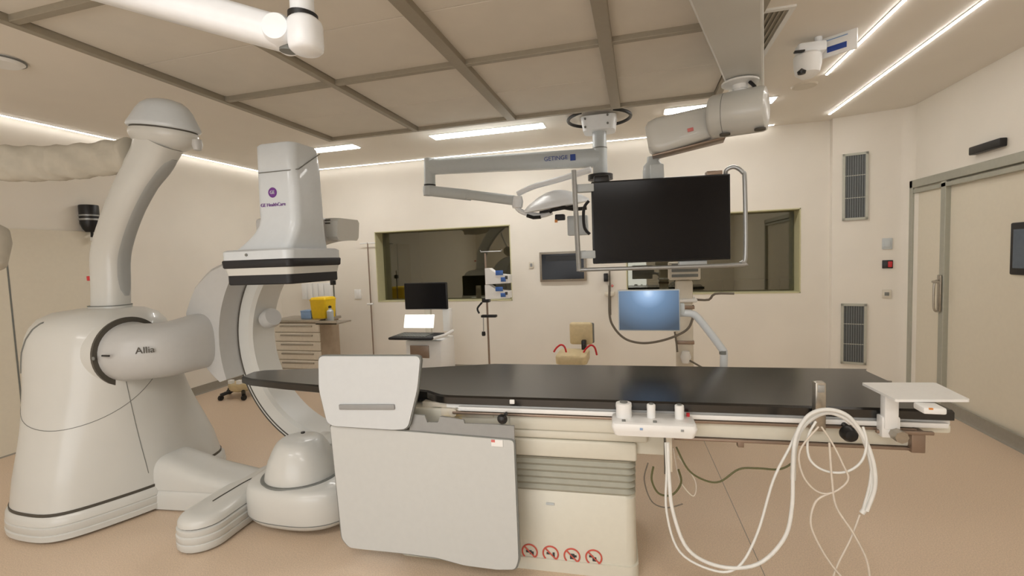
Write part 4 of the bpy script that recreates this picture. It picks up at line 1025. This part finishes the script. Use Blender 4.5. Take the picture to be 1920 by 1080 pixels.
# ================================================================== BACKGROUND EQUIPMENT
# drawer cabinet in the left corner
KY = 4.95
a, b = P(512, 597, y=KY), P(597, 597, y=KY)
x0, x1 = a.x, b.x; zt_ = P(560, 600, y=KY).z
cbn = thing('drawer_cabinet', 'beige medical drawer cabinet with steel worktop at the back behind the c-ring', 'cabinet', ((x0+x1)/2, KY+.3, 0))
MB().box((x0, KY+.02, .10), (x1, KY+.40, zt_-.03), .004).build('body', M['side_shade'], cbn, smooth=0)
MB().box((x0+.03, KY+.06, 0), (x1-.03, KY+.37, .10)).build('plinth', M['black'], cbn, smooth=0)
MB().box((x0-.03, KY-.03, zt_-.03), (x1+.03, KY+.42, zt_+.005), .006).build('worktop', M['steel'], cbn)
nd = 6; zz = [zt_-.04 - (zt_-.15)*i/nd for i in range(nd+1)]
for i in range(nd):
    d = MB().box((x0+.004, KY, zz[i+1]+.004), (x1-.004, KY+.03, zz[i]-.004), .004).build('drawer', M['drawer'], cbn)
    MB().box((x0+.10, KY-.014, (zz[i]+zz[i+1])/2+.01), (x1-.10, KY+.004, (zz[i]+zz[i+1])/2+.03), .004).build('handle', M['steel'], d)
s = MB(); a2, b2 = P(597, 610, y=KY-.02), P(655, 598, y=KY-.02)
MB().box((x1+.0, KY-.06, zt_-.05), (x1+.30, KY+.24, zt_-.03), .004).build('side_shelf', M['steel'], cbn)
MB().box((x1+.0, KY-.06, zt_-.05), (x1+.30, KY-.05, zt_+.00), .002).build('shelf_rim', M['steel'], cbn)
zw = zt_+.005
sc = P(607, 587, y=KY+.2)
sb = thing('sharps_container', 'yellow sharps bin on the drawer cabinet', 'sharps bin', (sc.x, KY+.2, zw))
w_ = (P(622, 570, y=KY+.2).x - P(593, 570, y=KY+.2).x)/2; hh_ = P(607, 557, y=KY+.2).z - zw
MB().rings([rrect(sc.x, KY+.2, w_*k, w_*k, .02, zw+z) for z, k in ((0, .85), (.01, .9), (hh_*.85, 1), (hh_*.87, 1.04), (hh_*.92, 1.04))]).build('bin', M['yellow'], sb)
MB().rings([rrect(sc.x, KY+.2, w_*k, w_*k, .02, zw+z) for z, k in ((hh_*.92, .98), (hh_*1.0, .9), (hh_*1.02, .6))]).build('lid', M['yellow'], sb)
c = P(579, 580, y=KY+.15)
bb = thing('storage_box', 'light blue box beside the yellow bin', 'box', (c.x, KY+.15, zw))
MB().box((c.x-.07, KY+.08, zw), (c.x+.07, KY+.22, zw+.10), .005).build('box_body', M['ltblue'], bb)
MB().box((c.x-.072, KY+.078, zw+.08), (c.x+.072, KY+.222, zw+.104), .004).build('lid', M['ltblue'], bb)
c = P(629, 585, y=KY+.1)
bt = thing('dispenser_bottle', 'pale bottle with black pump right of the yellow bin', 'bottle', (x1+.10, KY+.1, zt_-.03))
MB().lathe([(.035, 0), (.04, .01), (.04, .13), (.02, .15), (.015, .17)], (x1+.10, KY+.1, zt_-.03)).build('bottle_body', M['pale_grey'], bt)
MB().lathe([(.02, .17), (.02, .19), (.001, .2)], (x1+.10, KY+.1, zt_-.03)).build('pump', M['black'], bt)
c = thing('instrument_tray', 'small black tray with coral items on the cabinet side shelf', 'tray', (x1+.2, KY+.1, zt_-.03))
MB().box((x1+.045, KY-.03, zt_-.029), (x1+.09, KY+.02, zt_+.01), .003).build('black_block', M['black'], c)
MB().box((x1+.05, KY-.045, zt_-.029), (x1+.16, KY-.032, zt_-.01), .003).build('coral_strip', M['pink'], c)
# box rail above cabinet
c = P(625, 530, y=KY+.36)
ps = thing('cabinet_post', 'slim dark grey post with a black clamp behind the yellow bin', 'pole', (c.x, KY+.36, zw))
MB().cyl((c.x, KY+.36, zw), (c.x, KY+.36, P(628, 515, y=KY+.5).z), .010).build('pole', M['edge'], ps)
MB().box((c.x-.03, KY+.33, c.z-.03), (c.x+.02, KY+.39, c.z+.03), .006).build('clamp', M['black'], ps)
c0_ = P(575, 560, y=BACK); c1_ = P(625, 530, y=BACK)
gr = thing('glove_dispenser', 'white wall rack of narrow boxes above the drawer cabinet', 'rack', ((c0_.x+c1_.x)/2, BACK, c0_.z))
for i in range(5):
    xx = c0_.x + (c1_.x-c0_.x)*i/5; MB().box((xx+.004, BACK-.1, c0_.z), (xx+(c1_.x-c0_.x)/5-.004, BACK, c1_.z), .004).build('compartment', M['white'], gr)

# tall thin pole left of the window
c = P(697, 600, y=BACK-.06)
tp = thing('drip_rail', 'slim beige upright pole standing against the back wall left of the window', 'pole', (c.x, c.y, 0))
MB().cyl((c.x, c.y, P(700, 700, y=c.y).z*0), (c.x, c.y, P(690, 455, y=c.y).z), .009).build('pole', M['brown_steel'], tp)
MB().cyl((c.x-.12, c.y, P(690, 456, y=c.y).z), (c.x+.12, c.y, P(690, 456, y=c.y).z), .008).cyl((c.x-.05, c.y-.01, P(694, 570, y=c.y).z), (c.x+.04, c.y-.01, P(694, 570, y=c.y).z), .014).build('cross_bar', M['white'], tp)

# trolley with screen, laptop and keyboard
UY = 5.1
ut = thing('ultrasound_trolley', 'white imaging trolley with black monitor, laptop and dark keyboard below the left window', 'trolley', (P(795, 640, y=UY).x, UY, 0))
a, b = P(768, 655, y=UY), P(833, 640, y=UY)
MB().box((a.x, UY-.1, .14), (b.x, UY+.32, P(800, 636, y=UY).z), .02).build('body', M['white'], ut)
MB().box((a.x-.05, UY-.2, .06), (b.x+.05, UY+.38, .14), .03).build('base', M['white'], ut)
for sx_, sy_ in ((-1,-1), (1,-1), (1,1), (-1,1)):
    px_ = (a.x+b.x)/2 + sx_*.2; py_ = UY+.08 + sy_*.24
    w = MB().cyl((px_-.02, py_, .05), (px_+.02, py_, .05), .05).build('wheel', M['midgrey'], ut)
a_, b_ = P(768, 648, y=UY-.12), P(804, 672, y=UY-.12)
MB().box((a_.x, UY-.115, b_.z), (b_.x, UY-.1, a_.z), .003).build('port_panel', M['brown_steel'], ut, label='brown port panel')
a_, b_ = P(733, 630, y=UY-.35), P(822, 630, y=UY-.35); zk = P(770, 628, y=UY-.3).z
MB().box((a_.x, UY-.42, zk-.04), (b_.x-.05, UY-.05, zk-.01), .012).build('keyboard_shelf', M['rubber'], ut)
kb = MB()
for r0 in range(5):
    for c_ in range(11): kb.box((a_.x+.03+c_*.037, UY-.37+r0*.05, zk-.011), (a_.x+.06+c_*.037, UY-.335+r0*.05, zk-.002))
kb.build('keyboard', M['edge'], ut, smooth=0)
MB().tube([(b_.x-.07, UY-.36, zk-.03), (b_.x+.05, UY-.30, zk-.0), (b_.x+.07, UY-.1, zk+.02)], .018, smooth=4).build('grab_handle', M['white'], ut)
a_, b_ = P(758, 590, y=UY-.12), P(814, 615, y=UY-.12)
MB().obox(((a_.x+b_.x)/2, UY-.12, (a_.z+b_.z)/2), Vector((1,0,0)), Vector((0,1,-.3)).normalized(), Vector((0,.3,1)).normalized(), (b_.x-a_.x)/2, .01, (a_.z-b_.z)/2, .004).build('touch_panel', M['lcdwhite'], ut, label='bright white lit touch panel')
a_, b_ = P(757, 531, y=UY+.05), P(839, 580, y=UY+.05)
um = MB().box((a_.x, UY+.05, b_.z), (b_.x, UY+.09, a_.z), .01).build('monitor', M['black'], ut)
MB().box((a_.x+.012, UY+.046, b_.z+.012), (b_.x-.012, UY+.052, a_.z-.012)).build('screen', M['screen'], um, smooth=0)
MB().box(((a_.x+b_.x)/2-.04, UY+.08, P(800, 640, y=UY).z), ((a_.x+b_.x)/2+.04, UY+.13, (a_.z+b_.z)/2), .01).build('monitor_arm', M['beige'], ut)
MB().box((b_.x-.09, UY+.10, zk-.02), (b_.x+.0, UY+.2, b_.z+.0), .01).build('rear_column', M['white'], ut)

# IV stand with two infusion pumps
IY = 5.35
c = P(916, 640, y=IY)
iv = thing('drip_stand', 'slim steel drip stand with black clamps in front of the left window', 'drip stand', (c.x, IY, 0))
MB().cyl((c.x, IY, .06), (c.x, IY, P(911, 475, y=IY).z), .012).build('pole', M['brown_steel'], iv)
MB().tube([(c.x-.06, IY, P(911, 472, y=IY).z+.02), (c.x-.05, IY, P(911, 472, y=IY).z), (c.x+.2, IY, P(911, 472, y=IY).z), (c.x+.21, IY, P(911, 472, y=IY).z+.02)], .006).build('hook_bar', M['satin'], iv)
for i in range(5):
    a = 2*math.pi*i/5; e = (c.x+math.cos(a)*.28, IY+math.sin(a)*.28, .045)
    lg = MB().tube([(c.x, IY, .10), (c.x+math.cos(a)*.12, IY+math.sin(a)*.12, .08), e], .014).build('leg', M['steel'], iv)
    MB().cyl((e[0]-.01, e[1], .025), (e[0]+.01, e[1], .025), .025, n=16).build('castor', M['black'], lg)
k_ = MB(); z1_ = P(905, 562, y=IY).z; z2_ = P(905, 590, y=IY).z
k_.box((c.x-.05, IY-.05, z1_-.03), (c.x+.04, IY+.03, z1_+.02), .008); k_.box((c.x-.07, IY-.05, z2_-.03), (c.x+.12, IY+.02, z2_+.0), .008); k_.tube([(c.x-.05, IY-.04, z1_-.03), (c.x-.11, IY-.04, z1_-.1), (c.x-.09, IY-.04, z2_+.02)], .012, smooth=4)
k_.build('clamp', M['black'], iv)
k_ = MB(); k_.tube([(c.x-.04, IY-.04, z2_-.03), (c.x-.045, IY-.04, z2_-.2)], .006); k_.build('short_rod', M['satin'], iv)
MB().lathe([(.02, 0), (.024, .02), (.02, .05)], (c.x-.045, IY-.04, z2_-.25)).build('rod_weight', M['black'], iv)
pump0 = None
for (py0, py1, nm) in ((503, 532, 'upper of two white infusion pumps with blue keys on the drip stand'), (534, 560, 'lower of two white infusion pumps with blue keys on the drip stand')):
    a_, b_ = P(911, py0, y=IY-.1), P(957, py1, y=IY-.1)
    pu = thing('infusion_pump', nm, 'infusion pump', ((a_.x+b_.x)/2, IY-.1, b_.z), 'infusion pumps on the drip stand')
    x0_, x1_, z0_, z1__ = a_.x, b_.x, b_.z, a_.z; h_ = z1__-z0_
    MB().prism([(x0_, IY-.14, z0_), (x1_, IY-.14, z0_+.01), (x1_, IY-.14, z0_+h_*.55), (x0_+.14, IY-.14, z0_+h_*.65), (x0_+.05, IY-.14, z1__), (x0_, IY-.14, z1__)], (0, .12, 0)).build('casing', M['white'], pu, smooth=0)
    MB().box((x0_+.13, IY-.148, z0_+h_*.55), (x0_+.22, IY-.138, z0_+h_*.85), .004).build('display', M['blue'], pu)
    MB().box((x0_+.19, IY-.148, z0_+h_*.15), (x0_+.25, IY-.138, z0_+h_*.42), .004).build('keypad', M['blue'], pu)
    MB().box((x1_-.05, IY-.148, z0_+h_*.3), (x1_-.02, IY-.138, z0_+h_*.5), .003).build('knob', M['ink'], pu)

# tan stool
SYc = 5.0
c = P(1078, 665, y=SYc)
stl = thing('padded_chair', 'tan padded swivel chair with red trim behind the table', 'chair', (c.x, SYc, 0))
zs_ = P(1070, 664, y=SYc-.1).z
a_, b_ = P(1040, 675, y=SYc-.2), P(1100, 675, y=SYc-.2)
MB().rings([rrect((a_.x+b_.x)/2, SYc, (b_.x-a_.x)/2*k, .21*k, .07, zs_+z) for z, k in ((-.10, .9), (-.09, .98), (-.02, 1), (0, .95), (.005, .8))]).build('seat', M['tan'], stl, smooth=50)
a_, b_ = P(1067, 605, y=SYc+.18), P(1111, 647, y=SYc+.18)
MB().box((a_.x, SYc+.18, b_.z), (b_.x, SYc+.25, a_.z), .03, 4).build('backrest', M['tan'], stl, smooth=60)
MB().box((a_.x+.01, SYc+.235, b_.z+.01), (b_.x+.015, SYc+.265, a_.z-.01), .014, 3).build('back_shell', M['edge'], stl)
MB().box(((a_.x+b_.x)/2+.01, SYc+.12, zs_-.06), ((a_.x+b_.x)/2+.06, SYc+.24, b_.z+.06), .01).build('back_stem', M['black'], stl)
for s0_ in (-1, 1):
    xx = (a_.x+b_.x)/2 - .02 + (-.17 if s0_ < 0 else .15)
    MB().tube([(xx-.08, SYc-.03, zs_+.005), (xx-.05, SYc-.03, zs_+.05), (xx, SYc-.03, zs_+.085), (xx+.04, SYc-.03, zs_+.06), (xx+.06, SYc-.03, zs_-.02)], .010, smooth=4).build('armrest', M['red'], stl, label='red looped armrest')
MB().cyl((c.x-.03, SYc, .1), (c.x-.03, SYc, zs_-.09), .025).build('gas_lift', M['steel'], stl)
for i in range(5):
    a = 2*math.pi*i/5+.3; e = (c.x-.03+math.cos(a)*.27, SYc+math.sin(a)*.27, .06)
    lg = MB().tube([(c.x-.03, SYc, .10), e], .02).build('leg', M['black'], stl)
    MB().cyl((e[0]-.012, e[1], .028), (e[0]+.012, e[1], .028), .028, n=16).build('castor', M['black'], lg)

# blue-lit monitor on the bent white arm mounted at the table's rear rail
BY = 3.02
a_, b_ = P(1158, 544, y=BY), P(1276, 621, y=BY)
bmn = thing('bedside_monitor', 'slim silver monitor showing a glowing blue picture, behind the table on a bent white arm', 'monitor', ((a_.x+b_.x)/2, BY, b_.z))
MB().box((a_.x, BY, b_.z), (b_.x, BY+.035, a_.z), .008).build('casing', M['pale_grey'], bmn)
MB().box((a_.x+.007, BY-.003, b_.z+.007), (b_.x-.007, BY+.002, a_.z-.007)).build('screen', M['bluescreen'], bmn, smooth=0)
MB().box(((a_.x+b_.x)/2-.04, BY+.035, (a_.z+b_.z)/2-.04), (b_.x+.03, BY+.07, (a_.z+b_.z)/2+.04), .01).build('rear_mount', M['pale_grey'], bmn)
tb_ = [P(*q, y=BY+.06) for q in ((1265, 588), (1295, 588), (1312, 600), (1352, 652), (1357, 662))]
end = P(1357, 690, y=BY+.06)
tb_ += [end, Vector((end.x, BY+.06, .70))]
MB().tube(tb_, .0225, 14, smooth=5).build('arm_tube', M['cool'], bmn, smooth=60)
MB().cyl(P(1356, 657, y=BY+.06), P(1356.3, 664, y=BY+.06), .0235).build('tube_joint', M['edge'], bmn)
MB().box((end.x-.04, TF(1,TW,0).y-.03, .76), (end.x+.04, BY+.09, .80), .008).build('rail_clamp', M['steel'], bmn)

# equipment column further back, with its hanging cables
EY = 4.35
c = P(1283, 600, y=EY)
eq = thing('equipment_column', 'beige upright equipment column standing behind the blue-lit monitor', 'equipment stand', (c.x, EY, 0))
zc0 = P(1283, 525, y=EY).z
MB().box((c.x-.07, EY-.05, .1), (c.x+.07, EY+.07, zc0), .02).build('column', M['beige'], eq)
MB().rings([rrect(c.x, EY, .28, .28, .08, z) for z in (.03, .1)]).build('base', M['beige'], eq)
a_, b_ = P(1254, 492, y=EY-.05), P(1313, 524, y=EY-.05)
hb = MB().box((a_.x, EY-.08, b_.z), (b_.x, EY+.12, a_.z), .01).build('head_box', M['beige'], eq)
for i in range(3): MB().box((a_.x+.02, EY-.088, b_.z+.025+i*.045), (b_.x-.02, EY-.078, b_.z+.05+i*.045), .003).build('shelf_slot', M['edge'], hb)
z_ = P(1283, 562, y=EY).z
MB().box((c.x-.09, EY-.1, z_-.015), (c.x+.1, EY+.1, z_+.015), .01).build('side_plate', M['white'], eq)
MB().tube([(c.x+.1, EY, z_), (c.x+.2, EY-.02, z_+.0), (c.x+.25, EY-.02, z_+.05), (c.x+.40, EY-.02, z_+.05)], .010, smooth=3).build('side_bar', M['dkcable'], eq)
for py, s0_ in ((575, .08), (640, .075)): 
    zq = P(1283, py, y=EY).z; MB().box((c.x-s0_, EY-.07, zq-.015), (c.x+s0_, EY+.08, zq+.015), .005).build('clamp_band', M['brown_steel'], eq)
MB().lathe([(.03, -.05), (.045, 0), (.03, .05)], (c.x, EY-.1, P(1283, 665, y=EY).z)).build('jar', M['white'], eq)
tag(MB().tube([P(*q, y=EY-.15) for q in ((1143, 535), (1143, 590), (1152, 615), (1172, 635), (1200, 643), (1230, 641), (1262, 632), (1288, 618), (1298, 600), (1300, 585))], .010, 8, smooth=6).build('cable', M['dkcable'], smooth=80), 'grey cable hanging in a wide loop below the blue-lit monitor', 'cable')
tag(MB().tube([P(*q, y=EY-.12) for q in ((1265, 622), (1268, 640), (1270, 660))], .008, 8, smooth=4).build('cable', M['dkcable'], smooth=80), 'short grey cable end dangling at the equipment column', 'cable')
tag(MB().tube([P(*q, y=EY-.12) for q in ((1284, 672), (1295, 677), (1318, 690))], .008, 8, smooth=4).build('cable', M['dkcable'], smooth=80), 'short grey cable leaving the foot of the column to the right', 'cable')
c = P(1137, 520, y=BACK-.03)
wd = thing('wall_bracket', 'small black wall bracket with a coral knob below the big screen', 'wall bracket', (c.x, BACK, c.z-.2))
MB().box((c.x-.03, BACK-.08, c.z-.05), (c.x+.02, BACK, c.z+.05), .006).build('holder', M['black'], wd)
MB().cyl((c.x+.04, BACK-.03, P(1143, 590, y=BACK).z), (c.x+.04, BACK-.03, c.z+.1), .010).build('rod', M['dkcable'], wd)
c2 = P(1143, 552, y=BACK-.05); MB().box((c2.x-.06, BACK-.07, c2.z-.02), (c2.x+.06, BACK-.0, c2.z+.03), .008).build('outlet', M['beige'], wd)
c2 = P(1148, 536, y=BACK-.05); MB().lathe([(.001, -.02), (.02, 0), (.001, .02)], (c2.x, BACK-.06, c2.z)).build('knob', M['pink'], wd)

# rolling stool far behind the gantry
c = P(438, 725, y=4.4)
rs_ = thing('rolling_stool', 'low tan seated stool on black castors behind the gantry', 'stool', (c.x, 4.5, 0))
zz_ = P(440, 715, y=4.5).z
MB().lathe([(.001, -.11), (.10, -.10), (.14, -.08), (.15, -.03), (.145, -.005), (.13, 0), (.001, .0)], (c.x+.03, 4.5, zz_)).build('seat', M['tan'], rs_)
MB().cyl((c.x+.03, 4.5, .08), (c.x+.03, 4.5, zz_-.05), .03).build('gas_lift', M['brown_steel'], rs_)
MB().box((c.x-.06, 4.38, zz_), (c.x-.01, 4.43, zz_+.045), .004).box((c.x+.06, 4.38, zz_), (c.x+.11, 4.43, zz_+.045), .004).build('tag', M['white'], rs_)
for i in range(5):
    a = 2*math.pi*i/5+.5; e = (c.x+.03+math.cos(a)*.24, 4.5+math.sin(a)*.24, .06)
    lg = MB().tube([(c.x+.03, 4.5, .11), e], .022).build('leg', M['black'], rs_)
    MB().cyl((e[0]-.014, e[1], .03), (e[0]+.014, e[1], .03), .03, n=16).build('castor', M['black'], lg)

# steel bench behind head end
a_, b_ = P(545, 703, y=3.9), P(600, 722, y=3.9)

# black wall device and lamp shade at the left
c = P(168, 410, y=3.4)
bd = thing('ceiling_spot', 'black barrel-shaped device with a steel band beside the left wall', 'spotlight', (c.x, 3.4, P(168, 445, y=3.4).z))
MB().lathe([(.075, .14), (.078, .13), (.078, -.04), (.06, -.09), (.04, -.12), (.001, -.125)], c+Vector((0,0,-.01))).build('barrel', M['black'], bd)
MB().lathe([(.080, 0), (.085, .004), (.085, .016), (.080, .02)], c+Vector((0,0,-.02))).lathe([(.080, 0), (.085, .004), (.085, .012), (.080, .016)], c+Vector((0,0,.02))).build('steel_band', M['satin'], bd)
MB().cyl(c+Vector((-.12, 0, 0)), c+Vector((-.07, 0, 0)), .012).build('side_knob', M['red'], bd)
MB().tube([c+Vector((.02, 0, -.10)), c+Vector((.01, 0, -.18))], .012).build('cord', M['black'], bd)
MB().box(c+Vector((-.02,.0,-.22)), c+Vector((.03,.03,-.17)), .006).build('plug', M['white'], bd)
MB().box((LEFT, c.y-.03, c.z-.02), (c.x-.06, c.y+.03, c.z+.02), .004).build('wall_arm', M['white'], bd)
e = P(0, 455, y=1.5)
ls = thing('cone_lamp', 'beige cone-shaped lamp housing at the left picture edge', 'lamp', (e.x, 1.5, e.z-.1))
MB().lathe([(.02, -.14), (.05, -.13), (.10, -.02), (.11, .04), (.07, .10), (.03, .12)], e+Vector((-.13, 0, .0)), Vector((-.55, 0, 1))).build('shade', M['cloth'], ls, smooth=50)
MB().tube([e+Vector((-.15,0,.1)), e+Vector((-.3,0,.5)), Vector((e.x-.35, 1.5, CEIL))], .02, smooth=4).build('stem', M['white'], ls)

# control room furniture seen through the glass
cd = thing('control_desk', 'long dark desk with screens in the dim room behind the right window', 'desk', (1.0, BACK+.9, 0))
MB().box((-.3, BACK+.5, .70), (2.4, BACK+1.3, .75), .01).build('desk_top', M['edge'], cd)
for x in (-.25, 2.3): MB().box((x, BACK+.55, 0), (x+.05, BACK+1.25, .70)).build('leg', M['edge'], cd)
for i, x in enumerate((.1, .62, 1.2, 1.75)):
    mo = thing('desk_monitor', ('first','second','third','fourth')[i] + ' dark computer screen from the left on the control desk, seen through glass', 'monitor', (x+.22, BACK+.8, .75), 'screens on the control desk')
    MB().box((x, BACK+.8, .86), (x+.44, BACK+.83, 1.14), .006).build('screen', M['black'], mo)
    MB().box((x+.19, BACK+.82, .75), (x+.25, BACK+.86, .95), .006).build('stand', M['edge'], mo)
    MB().box((x+.1, BACK+.75, .75), (x+.34, BACK+.95, .765), .004).build('base', M['edge'], mo)
